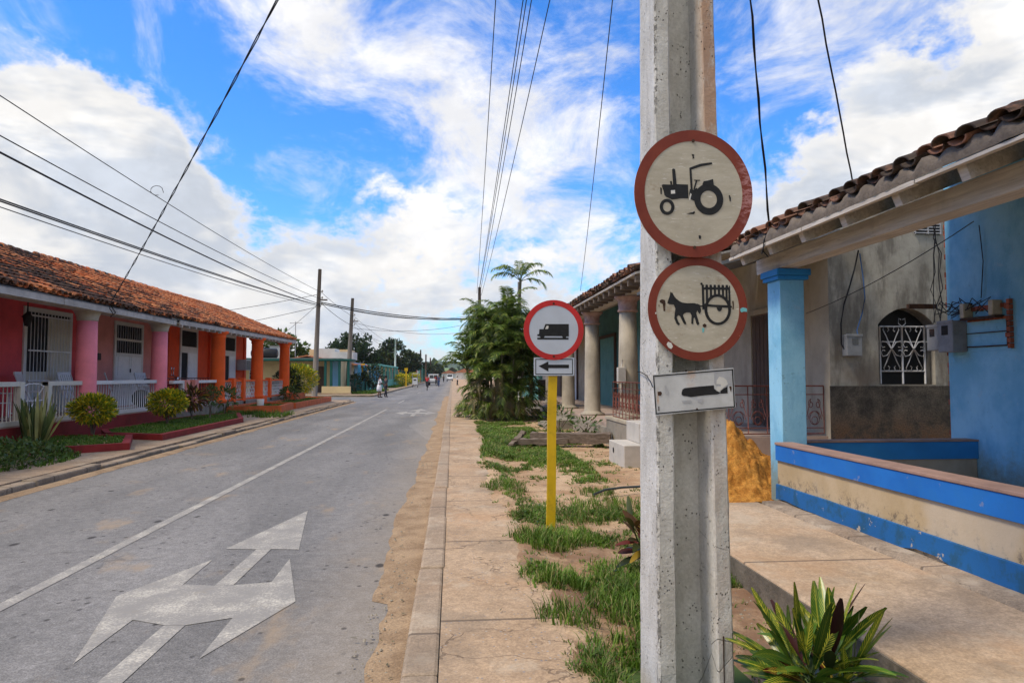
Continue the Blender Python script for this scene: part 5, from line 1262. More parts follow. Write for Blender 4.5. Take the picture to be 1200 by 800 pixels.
m=MB(); poly(m,[(187,378),(430,378),(430,392),(187,392)],f4,yy)
poly(m,[(187,352),(200,352),(203,313),(235,312),(250,273),(432,272),(432,368),(414,368),(408,380),(386,380),(378,366),(246,366),(238,380),(214,380),(206,367),(187,365)],f4,yy-.0004); m.build('van_symbol','black_paint',s4)
m=MB(); poly(m,[(248,311),(260,286),(274,286),(273,306),(266,312)],f4,yy-.0008,.0003); m.build('chip','pale_chip',s4)
m=MB()
for p in((0,.262),(0,-.262)): m.lathe([(0,0),(.011,0),(.011,.004)],(0,0,0),8,Matrix.Translation((1.0+p[0],y-.002,2.052+p[1]))@Matrix.Rotation(PI/2,4,'X'))
m.build('rivet','rust_dark',s4)
s5=thing('arrow_plate','small white plate with a black arrow pointing left under the van sign','road sign',(1.0,6.69,1.68))
y=6.70; yy=y-.0014; m=MB(); poly(m,[(161,531),(474,531),(474,670),(161,670)],f4,y,.006); m.build('plate','sign_white',s5)
m=MB(); 
for P_ in([(172,541),(463,541),(463,547),(172,547)],[(172,655),(463,655),(463,661),(172,661)],[(172,547),(178,547),(178,655),(172,655)],[(457,547),(463,547),(463,655),(457,655)]): poly(m,P_,f4,yy,.0006)
m.build('border','black_paint',s5)
m=MB(); poly(m,[(198,597),(273,560),(273,585),(433,585),(433,612),(273,612),(273,638)],f4,yy,.0007); m.build('arrow_symbol','black_paint',s5)

# ------------------------------------------------------------------ foreground crotons
def croton(label,loc,H,nl,L,W,mat,name='croton_plant',low=None,seed=1,spread=1.):
    random.seed(seed); t=thing(name,label,'plant',loc); x,y,z=loc; st=MB(); m=MB(); lo=MB()
    stems=[]
    for k in range(6):
        a=k*2*PI/6+rnd(-.4,.4); r=rnd(.05,.17)*spread; top=(x+r*math.cos(a),y+r*math.sin(a),z+H*rnd(.42,.75)); st.tube([(x+rnd(-.02,.02),y+rnd(-.02,.02),z-.03),((x+top[0])/2,(y+top[1])/2,z+H*.3),top],[.012,.009,.005],5); stems.append((a,r,top))
    for i in range(nl):
        sa,sr,tp=stems[i%6]; u=((i//6)+.5)/(nl/6); a=i*2.39996+rnd(-.4,.4); zz=z+.04+(tp[2]-z-.03)*(u**.75)
        a=sa+math.atan2(math.sin(a-sa),math.cos(a-sa))*(.75 if sr>.05 else 1)
        e=-.05+1.30*u**1.4+rnd(-.3,.3); k=((zz-z)/max(.05,tp[2]-z)); bx=x+(tp[0]-x)*k; by=y+(tp[1]-y)*k; d=(math.cos(a)*math.cos(e),math.sin(a)*math.cos(e),math.sin(e)); l=L*rnd(.6,1.1)
        st.tube([(bx,by,zz),(bx+d[0]*.05,by+d[1]*.05,zz+d[2]*.05)],.0025,4,False)
        q_=rnd(0,1); (lo if low and (u<.30 or q_<.03) else m).leaf((bx+d[0]*.045,by+d[1]*.045,zz+d[2]*.045),d,(-math.sin(a)*.3+rnd(-.5,.5),math.cos(a)*.3+rnd(-.5,.5),1),l,W*rnd(.75,1.15),rnd(.1,.7) if u<.85 else rnd(-.15,.25),9,.2)
    m.build('leaves',mat,t); st.build('stem','stem_green',t)
    if low: lo.build('lower_leaves',low,t)
    return t
croton('large variegated croton with yellow veined leaves right of the concrete pole foot',(1.66,3.08,-.05),.62,165,.36,.049,'leaf_croton_near',low='leaf_croton_maroon',seed=8)
croton('smaller maroon and yellow croton half hidden behind the left side of the pole',(1.58,5.45,.08),.45,46,.24,.06,'leaf_croton_red',low='leaf_croton_maroon',seed=4)

# ------------------------------------------------------------------ far street, left side
random.seed(17)
def hbox(name,mat,parent,bs,label=None): return lbox(name,mat,parent,*bs,label=label)
cream=thing('corner_house','low cream house with teal porch columns on the far street corner','house',(-11,57,.1))
hbox('wall','cream_wall',cream,[(-24,-9.3,57.5,66,.1,2.85)]); hbox('roof','teal_paint',cream,[(-24.2,-8.0,55.2,57.6,2.78,2.93)],'teal edged flat porch roof'); hbox('main_roof','grey_roof',cream,[(-24.2,-9.2,57.61,66.2,2.86,3.05)])
for x in(-19.3,-15.0,-12.9,-10.05,-9.6,-8.95,-8.25): hbox('column','teal_paint',cream,[(x-.09,x+.09,55.3,55.5,.1,2.78)])
hbox('parapet','cream_wall',cream,[(-10.3,-8.05,55.25,55.45,.1,.75)]); hbox('step','kerb_concrete',cream,[(-24,-8,55.21,57.5,.1,.22)])
for x0,x1,z0 in((-13.3,-12.5,1.0),(-16.5,-15.7,1.0)):
    w=hbox('window','dark_inside',cream,[(x0,x1,57.45,57.498,z0,2.3)]); m=MB()
    for i in range(6): m.box(x0+i*(x1-x0)/5-.015,x0+i*(x1-x0)/5+.015,57.41,57.44,z0,2.3)
    for i in range(5): m.box(x0,x1,57.415,57.435,z0+.3*i,z0+.3*i+.03)
    m.build('grille','white_metal',w)
d=hbox('door','door_wood',cream,[(-11.3,-10.4,57.44,57.498,.22,2.35)]); hbox('vent','dark_inside',cream,[(-12.1-.5,-11.6-.2,57.46,57.499,2.1,2.25)])
hbox('blue_porch_wall','pale_blue_wall',cream,[(-9.9,-9.31,57.2,57.45,.1,2.78)])
rb=thing('roof_box','white concrete block house on the cream house roof','roof structure',(-14.5,59,3.05)); hbox('walls','white_wall',rb,[(-12.2,-9.0,63,65.8,3.05,3.75),(-12.2,-10.6,63,65.5,3.75,4.05)])
wt=thing('water_tank','black water tank lying on the cream house roof','water tank',(-16,60,3.05)); m=MB(); m.lathe([(.25,-1.1),(.42,-1.0),(.45,0),(.42,1.0),(.25,1.1)],(0,0,0),16,Matrix.Translation((-16.0,60,3.5))@Matrix.Rotation(PI/2,4,'Y')); m.lathe([(.12,.4),(.12,.5)],(-16,60,3.5),10); m.build('tank_body','tank_black',wt)
wb=thing('roof_box','small white box house on the roof behind the black tank','roof structure',(-15,61.5,3.05)); hbox('walls','white_wall',wb,[(-15.9,-14.5,61.2,62.6,3.05,4.15)]); hbox('lid','grey_roof',wb,[(-16.0,-14.4,61.1,62.7,4.151,4.22)])
# row houses along the far left side
def rowhouse(label,y0,y1,xw,xp,h,wall,roofm,colm,ncol,sloped=False,fence=None,name='row_house'):
    t=thing(name,label,'house',(xw,(y0+y1)/2,.1),'small houses along the far left side')
    hbox('wall',wall,t,[(xw-7,xw,y0,y1,.1,h)])
    if sloped:
        m=MB(); e0=Vector((xp-.2,y0-.2,h-.35)); up=Vector((-1,0,.19)); slab(m,e0,Vector((xp-.2,y1+.2,h-.35)),up,4.4,.10,.05); 
        r0=e0+up.normalized()*4.4; slab(m,r0,Vector((r0.x,y1+.2,r0.z)),Vector((-1,0,-.19)),4.2,.10,.05); m.build('roof',roofm,t)
    else: hbox('roof',roofm,t,[(xw-7.2,xp+.15,y0-.15,y1+.15,h+.001,h+.22)])
    for i in range(ncol):
        y=y0+.4+(y1-y0-.8)*i/max(1,ncol-1); hbox('column',colm,t,[(xp-.12,xp+.12,y-.12,y+.12,.1,h-(.3 if sloped else 0))])
    n=max(1,int((y1-y0)/4)); 
    for i in range(n):
        y=y0+(i+.5)*(y1-y0)/n
        w=hbox('window' if i%2 else 'door','dark_inside',t,[(xw+.002,xw+.03,y-.5,y+.5,1.0 if i%2 else .15,2.2)]); hbox('frame',colm,w,[(xw+.031,xw+.06,y-.6,y-.5,1.0 if i%2 else .15,2.25),(xw+.031,xw+.06,y+.5,y+.6,1.0 if i%2 else .15,2.25),(xw+.031,xw+.06,y-.5,y+.5,2.2,2.28)])
    if fence:
        m=MB(); m.box(xp+.55,xp+.62,y0+1,y1-1,.95,1.02); m.box(xp+.55,xp+.62,y0+1,y1-1,.25,.32); k=int((y1-y0-2)/.35)
        for i in range(k): m.box(xp+.57,xp+.60,y0+1+i*.35,y0+1.24+i*.35,.12,1.1)
        m.build('fence',fence,t)
    return t
rowhouse('pale blue house with a terracotta roof and blue porch columns behind the second pole',62,79,-9.7,-8.35,2.9,'pale_blue_wall','far_roof_tile','blue_column',5,True,'mint_paint')
rowhouse('cream house with a long flat mint green roof',82,108,-9.7,-8.6,2.75,'cream_wall','mint_paint','mint_paint',6,False,'mint_paint')
rowhouse('white house with terracotta roof and green shutters beyond the mint roofed one',112,126,-9.8,-8.4,2.8,'white_wall','far_roof_tile','teal_paint',4,True)
rowhouse('yellow house with grey flat roof far along the left side',131,146,-9.6,-8.0,3.0,'yellow_wall','grey_roof','teal_paint',4)
rowhouse('small red house far along the left side of the street',152,168,-8.6,-7.3,4.2,'red_wall','grey_roof','mint_paint',4)
rowhouse('white flat roofed house beyond the red one',174,196,-8.6,-7.3,3.6,'white_wall','far_roof_tile','teal_paint',4,True)
rowhouse('pale end house before the trees on the left side',204,236,-8.4,-7.3,3.4,'cream_wall','far_roof_tile','blue_column',5,True)
up=thing('upper_room','small cream upper room with a window behind the corner house roofs','house',(-10.9,70,3)); hbox('walls','cream_wall',up,[(-13.9,-10.1,68,72,2.9,4.15)]); hbox('window','dark_inside',up,[(-11.1,-10.6,67.96,67.998,3.45,3.85)])
fn=thing('garden_fence','low teal garden wall in front of the pale blue house','fence',(-8,62,.1)); hbox('boards','teal_paint',fn,[(-8.95,-8.0,60.9,61.0,.1,1.25),(-7.95,-7.9,61,66,.1,1.1)])
# green strips
g=MB()
for _ in range(2600): blades(g,rnd(-8.6,-6.4),rnd(55.5,70),.125,rnd(.1,.25),3,.03,.8)
for _ in range(900): blades(g,rnd(-8.2,-6.8),rnd(84,110),.125,rnd(.15,.3),3,.05,.8)
tag(g.build('grass','lawn_blade'),'strip of grass along the far left pavement','grass',kind='stuff')
bush('yellow_shrub','dark bush with a few yellow flowers behind the thick grey utility pole','shrub',(-8.3,63.5,.1),.9,1.7,'leaf_dark',700,.25,None,6,.2)
bush('green_shrub','round dark green bush between the yellow street post and the woman in white','shrub',(-7.3,64,.1),1.0,2.6,'leaf_dark',800,.28,None,6,.15)
bush('green_shrub','dark shrub at the left of the thick grey utility pole','shrub',(-8.0,57,.1),.6,1.7,'leaf_dark',500,.2,None,6,.1)
bush('yellow_shrub','orange yellow bush beside the far yellow post','shrub',(-6.9,95,.1),1.0,1.7,'leaf_croton_yellow',900,.28,None,6,.2)
bush('yellow_shrub','orange yellow bush behind the white street cart','shrub',(-5.9,105,.1),1.0,1.9,'leaf_croton_yellow',900,.28,None,6,.2)
for (x,y,h,lab) in((-8.75,68,2.75,'yellow street post standing before the dark bush on the left'),(-6.2,93,2.6,'small yellow street post further along beside the orange bush')):
    t=thing('street_post',lab,'post',(x,y,.1),'yellow street posts'); m=MB(); m.box(x-.09,x+.09,y-.05,y+.05,.1,h); m.build('post','yellow_paint',t); m=MB(); m.box(x-.22,x+.22,y-.07,y-.055,h-.4,h+.02); m.build('panel','yellow_paint',t)
# trees
random.seed(44)
tree('dark spreading tree behind the roofs right of the second pole, with gaps in its crown',(-16.2,110,0),8.8,(3.6,3.4,2.7),'leaf_dark',2600,.55,'trees behind the far houses',.3,20,.66)
tree('smaller dark tree to the right of the spreading one',(-12.6,112,0),5.6,(2.0,2.2,1.5),'leaf_dark',1500,.5,'trees behind the far houses',.25,14,.62)
tree('large dark tree over the mint roofed house',(-9.8,118,0),8.0,(3.4,3.4,2.7),'leaf_dark',2600,.55,'trees behind the far houses',.3,18,.62)
tree('dark tree joined to the right of the large one, sloping down to the street',(-7.6,126,0),6.2,(2.3,2.6,2.0),'leaf_dark',2200,.5,'trees behind the far houses',.3,16,.62)
tree('pale distant tree between the two dark tree groups',(-16.5,165,0),8.0,(4.5,4,3.0),'leaf_mid',1600,.7,'trees behind the far houses',.3,14,.6)
tree('dark tree far down the left side near the street end',(-9.5,205,0),6.0,(3.2,4,2.3),'leaf_dark',1500,.8,'trees behind the far houses',.3,14,.6)
tree('round tree at the far street end on the left',(-7.5,260,0),6.5,(4.0,4,2.6),'leaf_dark',1200,.9,'trees behind the far houses',.3,12,.58)
tree('leafy tree behind the orange porch columns, nearer one',(-24.5,66,0),6.6,(3.4,3.0,2.2),'leaf_mid',1700,.5,'trees behind the orange house',.25,14,.62)
tree('leafy tree seen between the last two orange columns',(-17.2,72,0),6.4,(2.6,2.4,2.0),'leaf_mid',1500,.5,'trees behind the orange house',.25,14,.64)
tree('tiny dark tree between orange eave and first pole',(-15.8,88,0),4.4,(1.5,1.5,1.2),'leaf_dark',500,.4,'trees behind the orange house',.12,8,.6)
t=thing('banana_plant','broad leaved banana plant rising behind the black roof tank','plant',(-18,69,0)); m=MB(); s=MB()
for k in range(3):
    bx=-17.2+k*1.0-1; s.tube([(bx,69,0),(bx,69,3.2)],[.18,.10],7)
    for i in range(9): a=rnd(0,2*PI); e=rnd(.3,1.3); m.leaf((bx,69,3.1),(math.cos(a)*math.cos(e),math.sin(a)*math.cos(e),math.sin(e)),(0,0,1) if e<1.2 else (1,0,0),rnd(1.6,2.2),.55,rnd(.4,.9),5,.1)
m.build('leaves','leaf_mid',t); s.build('trunk','stem_green',t)
m=MB()   # far treeline and town trees: uncountable
for i in range(5200):
    y=rnd(330,800); x=rnd(-1,1)*y*.75; 
    if -9<x<5 and y<420: continue
    h=rnd(3,8)*(.6+.5*noise.noise(Vector((x*.02,y*.02,0)))+.4); d=rdir(.5); m.quadleaf((x,y,rnd(0,h)),d,d.cross(rdir()).normalized(),rnd(3,6),rnd(2.5,5))
tag(m.build('far_treeline','leaf_dark'),'distant mass of dark trees at the foot of the hills','trees',kind='stuff')
for k,(x,y,w,h,mt) in enumerate(((6,300,9,5,'far_roof_tile'),(14,340,10,6,'red_wall'),(-2,420,9,5,'far_roof_tile'),(24,330,9,6,'white_wall'))):
    t=thing('distant_house',['terracotta roofed house at the street end','reddish distant house right of the street end','farthest terracotta roof centred over the road','white distant house behind the palms'][k],'house',(x,y,0),'distant houses'); hbox('wall','white_wall',t,[(x-w/2,x+w/2,y,y+7,0,h-2)]); m=MB(); m.prism([(x-w/2-.5,y-.5,h-2),(x+w/2+.5,y-.5,h-2),(x,y-.5,h)],(0,8,0)); m.build('roof',mt,t)

# ------------------------------------------------------------------ utility poles
def upole(label,x,y,h,r0,r1,mat,lean=(0,0),arm=True,z0=.1,group='utility poles along the street'):
    t=thing('utility_pole',label,'utility pole',(x,y,z0),group); m=MB(); m.tube([(x,y,z0-.3),(x+lean[0]*.5,y,h*.5),(x+lean[0],y+lean[1],h)],[r0,(r0+r1)/2,r1],10); m.build('shaft',mat,t)
    if arm:
        m=MB(); m.box(x+lean[0]-.06,x+lean[0]+.5,y-.05,y+.05,h-2.05,h-1.95); m.build('crossarm','pole_wood',t)
        for k in range(3):
            m=MB(); zz=h-1.5-k*.42; m.lathe([(.03,0),(.06,.03),(.04,.07),(.06,.10),(.03,.14)],(x+lean[0]+r1+.06,y,zz),8); m.box(x+lean[0],x+lean[0]+r1+.06,y-.015,y+.015,zz+.02,zz+.05); m.build('insulator','porcelain',t)
    return t
upole('tall thin wooden pole at the orange house corner where the left cables meet',-8.85,45,8.5,.19,.11,'pole_wood',(.25,0))
upole('second wooden pole just right of the tall one, beside the corner house',-9.0,60,8.3,.24,.13,'pole_wood',(.35,0))
upole('pale concrete pole rising before the dark tree over the mint roof',-8.9,108,7.4,.16,.12,'white_wall',(0,0),False)
upole('thin dark pole far along the left, leftmost of three close together',-6.9,150,7.2,.2,.16,'door_wood',(0,0),False)
upole('thin dark pole far along the left, middle of three close together',-6.6,172,6.9,.22,.18,'door_wood',(0,0),False)
upole('thin dark pole far along the left, rightmost of three close together',-6.7,210,7.0,.25,.2,'door_wood',(0,0),False)
upole('weathered pole whose top shows above the left part of the palm clump',1.22,31,5.62,.10,.07,'pole_wood',(0,0))
upole('grey pole standing right behind the slim palm',2.95,30,5.75,.11,.08,'white_wall',(0,0),False)
# ------------------------------------------------------------------ cables
def qwire(pA,pB,yend,sag):
    """sagging span through two points, carried on to yend"""
    A=Vector(pA); B=Vector(pB); d=(B-A)/(B.y-A.y); n=26; out=[]
    for i in range(n+1):
        y=A.y+(yend-A.y)*i/n; p=A+d*(y-A.y); k=(A.y-y)*(y-B.y)*1.0; p.z-=sag*k/100.; out.append(tuple(p))
    return out
cable('overhead_cable','uppermost thin cable of the left group sweeping to the first wooden pole',[qwire((-8.55,45,7.02),(-9.2,14.5,7.29),-8,.09)],r=.012)
cable('overhead_cable','second cable from the top in the left group',[qwire((-8.5,45,6.55),(-9.2,14.5,6.48),-8,.09),],r=.014)
cable('overhead_cable','thick black cable, third from the top in the left group',[qwire((-8.5,45,6.2),(-9.2,14.5,6.14),-8,.11)],r=.024)
cable('overhead_cable','thick twisted black cable, fourth from the top in the left group',[qwire((-8.5,45,6.12),(-9.2,14.6,5.19),-8,.05),qwire((-8.5,45,6.10),(-9.2,14.6,5.15),-8,.055)],r=.018)
cable('overhead_cable','lowest thin cable of the left group just under the thick twisted one',[qwire((-8.5,45,6.02),(-9.2,14.6,5.03),-8,.07)],r=.012)
a=Vector((1.12,3.40,7.75)); b=Vector((-8.62,18.0,3.42)); pp=sagpts(a,b,.18,40); tw=[[p+Vector((.012*math.cos(i*1.6+f),0,.018*math.sin(i*1.6+f))) for i,p in enumerate(pp)] for f in(0,PI)]
cable('service_cable','twisted cable crossing the sky from the concrete pole down to the pink house eave',tw,r=.008)
cable('service_loop','small loose wire loop hanging on the twisted cable',[[(-5.30+.0,12.9,4.95)]+[(-5.42+.11*math.cos(.6+i*.55),12.9,4.99+.09*math.sin(.6+i*.55)) for i in range(9)]],r=.006)
cable('house_wiring','bunch of loose wires where the twisted cable reaches the pink eave',[[(-8.62,18.0,3.42),(-8.6,18.1,3.3),(-8.62,18.3,3.22),(-8.7,18.2,3.1)],[(-8.62,18.0,3.42),(-8.58,17.9,3.28),(-8.6,18.15,3.15)]],r=.012)
for k,(x0,x1,zt) in enumerate(((.47,1.10,5.35),(.98,1.16,5.3),(1.04,1.2,5.45),(1.12,1.25,5.4),(1.45,1.3,5.25))):
    cable('overhead_cable',['leftmost lone thin cable running from the palm clump up over the road','left thin cable in the close bundle above the palm clump','middle thin cable in the close bundle above the palm clump','right thin cable in the close bundle above the palm clump','rightmost slanting cable beside the close bundle above the palm clump'][k],[sagpts((x0,3.45,7.95),(x1,31,zt),.25,24)],r=.008)
cable('overhead_cable','single thin cable dropping just left of the concrete pole to the colonnade roof',[sagpts((1.30,3.45,7.9),(4.74,25,4.75),.3,24)],r=.008)
pp=sagpts((1.30,3.42,7.65),(3.50,7.22,3.22),.05,24,.006); cable('service_cable','black twisted drop wire right of the round signs reaching the tiled eave',[pp,[p+Vector((.012*math.sin(i*1.3),0,.0)) for i,p in enumerate(pp)]],r=.0075)
cable('service_cable','second drop wire, further right, ending on the tiled roof of the blue house',[sagpts((1.34,3.5,7.65),(4.6,7.4,3.75),.04,24,.004)],r=.009)
cable('wire_clamp','dark wire end tied to the eave board above the blue column',[[(3.50,7.22,3.22),(3.44,7.24,3.1),(3.43,7.25,2.98),(3.5,7.27,2.92)],[(3.44,7.24,3.05),(3.40,7.20,2.98)],[(3.44,7.24,3.05),(3.45,7.32,2.96)]],r=.008)
cable('overhead_cable','thick black bundle crossing the street from the first wooden pole to the right',[sagpts((-8.5,45,6.35),(1.6,58,6.45),.35,20),sagpts((-8.5,45,6.25),(1.6,58,6.40),.4,20)],r=.035)
L=['thin cable from the first to the second wooden pole, upper','thin cable from the first to the second wooden pole, lower']
cable('overhead_cable',L[0],[sagpts((-8.5,45,7.0),(-8.6,60,6.7),.1)],r=.014); cable('overhead_cable',L[1],[sagpts((-8.5,45,6.3),(-8.6,60,5.9),.15)],r=.018)
for k,(a,b,s,lab) in enumerate((((-8.6,60,6.8),(-6.9,150,6.8),1.3,'upper cable running from the second pole down the far street'),((-8.6,60,6.3),(-6.9,150,6.3),1.8,'lower cable running from the second pole down the far street'),((-8.6,60,5.9),(-8.9,108,6.6),.5,'cable from the second pole to the pale concrete pole'),((-8.5,45,6.4),(-17,60,3.3),.2,'slanting wire from the first pole to the corner house roof'),((-8.5,45,6.9),(-30,52,5.2),.5,'faint wire running left from the first pole over the orange roof'),((-8.6,60,7.2),(2,66,7.4),.5,'thin upper wire crossing the street beyond the second pole'),((-8.6,60,5.7),(3,75,7.6),.6,'thin rising wire crossing to the right over the far street'),((-8.5,45,6.1),(-30,58,4.1),.4,'second faint wire left of the first pole'),((-8.6,60,6.2),(1.5,88,7.2),.6,'long thin wire crossing diagonally to the palm clump'))):
    cable('overhead_cable',lab,[sagpts(a,b,s,20)],r=.016,n=4)
for (x,y,z0,z1,lab) in((-25.0,21,4.9,6.2,'thin television aerial over the left end of the pink roof'),(-13.9,62,3.0,6.4,'thin television mast on the cream house roof')):
    t=thing('tv_antenna',lab,'antenna',(x,y,z0)); m=MB(); m.tube([(x,y,z0-1),(x,y,z1)],.03,5); m.tube([(x-.5,y,z1-.15),(x+.6,y,z1-.1)],.02,4)
    for i in range(5): m.tube([(x-.4+i*.22,y-.3,z1-.13),(x-.4+i*.22,y+.3,z1-.13)],.015,4)
    m.build('mast','iron_grey',t)

# ------------------------------------------------------------------ people and vehicles
def skinmesh(name,V,E,mat,parent,root,sub=1):
    me=bpy.data.meshes.new(name); bm=bmesh.new(); lay=bm.verts.layers.skin.verify()
    vs=[bm.verts.new(v[0]) for v in V]
    for v,d in zip(vs,V): v[lay].radius=(d[1],d[1] if len(d)<3 else d[2])
    vs[root][lay].use_root=True
    for a,b in E: bm.edges.new((vs[a],vs[b]))
    bm.to_mesh(me); bm.free(); me.materials.append(MATS[mat]); o=bpy.data.objects.new(name,me); COL.objects.link(o)
    md=o.modifiers.new('Skin','SKIN'); md.use_smooth_shade=True; s=o.modifiers.new('Sub','SUBSURF'); s.levels=sub; s.render_levels=sub
    if parent: o.parent=parent
    OFF[o.name]=Vector(); return o
def person(label,loc,rz,h=1.68,skin='skin_brown',top='cloth_white',bottom='cloth_white',stride=.22,arms=((.1,-.05),(-.1,.05)),skirt=False,longleg=True,seat=False,lean=0.,grp=None,hair_len=.0):
    """figure facing local +Y. arms: for each side (forward swing, elbow bend)"""
    t=local('person',label,'person',grp); k=h/1.70
    V=[];E=[]
    def v(x,y,z,r): V.append(((x*k,y*k,z*k),r*k)); return len(V)-1
    py=-lean*.0
    pel=v(0,0,.93,.115); sp=v(0,.02+lean*.25,1.12,.105); chs=v(0,.03+lean*.55,1.33,.125); nk=v(0,.03+lean*.75,1.47,.052); hd0=v(0,.05+lean*.85,1.55,.078); hd=v(0,.055+lean*.9,1.62,.092); ht=v(0,.045+lean*.9,1.675,.06)
    E+=[(pel,sp),(sp,chs),(chs,nk),(nk,hd0),(hd0,hd),(hd,ht)]
    J={}
    for s,(sw,eb) in zip((-1,1),arms):
        sh=v(s*.165,.03+lean*.6,1.39,.05); el=v(s*.215,.03+lean*.6+sw*.9,1.39-.27+abs(sw)*.12,.038); wr=v(s*.21,.03+lean*.6+sw*1.1+eb,1.39-.50+abs(sw)*.2+max(0,eb)*.8,.026); pm=v(s*.205,.03+lean*.6+sw*1.15+eb*1.2,1.39-.57+abs(sw)*.2+max(0,eb)*.95,.03)
        E+=[(chs,sh),(sh,el),(el,wr),(wr,pm)]; P=V[pm][0]; J[s]=(sh,el,wr)
        for f in range(4):
            a=v(P[0]/k+(f-1.5)*.018,P[1]/k+.01,P[2]/k-.045,.0085); b=v(P[0]/k+(f-1.5)*.02,P[1]/k+.02,P[2]/k-.045-(.035,.042,.04,.03)[f],.007); E+=[(pm,a),(a,b)]
        a=v(P[0]/k,P[1]/k+.045,P[2]/k-.02,.009); E.append((pm,a))
    for s,st in((-1,stride),(1,-stride)):
        if seat: hp=v(s*.09,.02,.90,.085); kn=v(s*.11,.36,.78+ (0 if s>0 else .12),.06); an=v(s*.10,.18,.34+(0 if s>0 else .14),.042); to=v(s*.10,.32,.29+(0 if s>0 else .14),.035)
        else: hp=v(s*.09,st*.05,.87,.09); kn=v(s*.095,st*.55+.03,.49,.06); an=v(s*.09,st,.09+(.04 if st<0 else 0),.042); to=v(s*.10,st+.15,.035,.036)
        E+=[(pel,hp),(hp,kn),(kn,an),(an,to)]; J[s*2]=(hp,kn,an,to)
    skinmesh('body',V,E,skin,t,pel)
    def sub(ids,ed,dr,name,mat):
        mp={i:n for n,i in enumerate(ids)}; skinmesh(name,[(V[i][0],V[i][1]+dr*k) for i in ids],[(mp[a],mp[b]) for a,b in ed],mat,t,0)
    ids=[sp,pel,chs,J[-1][0],J[-1][1],J[1][0],J[1][1]]; sub(ids,[(pel,sp),(sp,chs),(chs,J[-1][0]),(J[-1][0],J[-1][1]),(chs,J[1][0]),(J[1][0],J[1][1])],.018,'shirt',top)
    if skirt:
        m=MB(); m.lathe([(.135*k,.98*k),(.17*k,.86*k),(.19*k,.7*k),(.20*k,.50*k)],(0,0,0),16); m.build('skirt',bottom,t)
    else:
        ids=[pel]; ed=[]
        for s in(-2,2):
            q_=J[s][:3] if longleg else J[s][:2]; ids+=list(q_); ed.append((pel,q_[0])); ed+=[(q_[i],q_[i+1]) for i in range(len(q_)-1)]
        sub(ids,ed,.016,'trousers',bottom)
    for s in(-2,2):
        a,b=V[J[s][2]][0],V[J[s][3]][0]; skinmesh('shoe',[((a[0],a[1]-.03*k,a[2]-.03*k),.05*k),((b[0],b[1]+.02*k,b[2]),.046*k)],[(0,1)],'cloth_dark',t,0)
    hc=V[hd][0]; m=MB(); Mh=Matrix.Translation((hc[0],hc[1]-.018*k,hc[2]+.025*k)); m.lathe([(.001,.115*k),(.05*k,.108*k),(.088*k,.075*k),(.105*k,.02*k),(.10*k,-.035*k),(.07*k,-.06*k-hair_len*k)],(0,0,0),14,Mh@Matrix.Rotation(.35,4,'X'),caps=False); m.build('hair','hair_black',t)
    m=MB()
    for s in(-1,1): m.lathe([(.001,.008*k),(.012*k,0),(.001,-.008*k)],(0,0,0),8,Matrix.Translation((hc[0]+s*.034*k,hc[1]+.083*k,hc[2]-.005*k)))
    m.build('eyes','cloth_dark',t); m=MB(); m.tube([(hc[0],hc[1]+.085*k,hc[2]),(hc[0],hc[1]+.11*k,hc[2]-.035*k),(hc[0],hc[1]+.085*k,hc[2]-.045*k)],[.008*k,.015*k,.01*k],6); m.build('nose',skin,t)
    place(t,loc,rz); return t
person('woman in a white dress standing at the left kerb of the crossing',(-5.28,50.3,.0),R(-70),1.62,'skin_brown','cloth_white','cloth_white',.12,((.12,.18),(.1,.15)),True)
person('person in dark clothes walking just behind the woman in white',(-4.95,51.6,.0),R(-40),1.58,'skin_brown','cloth_dark','cloth_dark',.2)
def bicycle(label,loc,rz):
    t=local('bicycle',label,'bicycle')
    for y in(-.52,.52):
        m=MB(); n=24; m.tube([(0,y+.32*math.cos(2*PI*i/n),.335+.32*math.sin(2*PI*i/n)) for i in range(n+1)],.019,6,False); w=m.build('wheel','tyre_rubber',t)
        m=MB()
        for i in range(12): m.tube([(0,y,.335),(0,y+.31*math.cos(PI*i/6),.335+.31*math.sin(PI*i/6))],.003,4,False)
        m.build('spokes','chrome',w)
    m=MB()
    for a,b in(((0,-.52,.335),(0,-.05,.30)),((0,-.52,.335),(0,-.15,.80)),((0,-.05,.30),(0,-.15,.80)),((0,-.15,.78),(0,.36,.86)),((0,-.05,.30),(0,.38,.74)),((0,.52,.335),(0,.36,.92))): m.tube([a,b],.017,6)
    m.build('frame','cloth_dark',t)
    m=MB(); m.tube([(-.27,.26,.98),(-.1,.34,.96),(0,.35,.93),(.1,.34,.96),(.27,.26,.98)],.013,6); m.build('handlebar','chrome',t)
    m=MB(); m.box(-.07,.07,-.28,-.02,.83,.88,bev=.02); m.build('saddle','seat_black',t); place(t,loc,rz); return t
bicycle('bicycle ridden by the person in the red shirt',(-2.68,73.8,0),0)
person('cyclist in a red shirt riding away down the road',(-2.68,73.65,.05),0,1.62,'skin_brown','cloth_red','cloth_dark',0,((.26,.12),(.26,.12)),seat=True,lean=.25)
person('pedestrian in dark blue walking at the right of the white jeep',(-1.95,99,0),R(170),1.68,'skin_brown','cloth_blue','cloth_blue',.2)
bicycle('second bicycle beside the white jeep',(-2.42,104,0),R(180)); person('cyclist in a dark red top coming along right of the white jeep',(-2.42,104.15,.05),R(180),1.62,'skin_brown','cloth_red','cloth_dark',0,((.26,.12),(.26,.12)),seat=True,lean=.25)
person('person sitting low at the right pavement edge beside the palm clump',(.78,104,.0),R(90),1.5,'skin_brown','cloth_white','cloth_dark',.1)
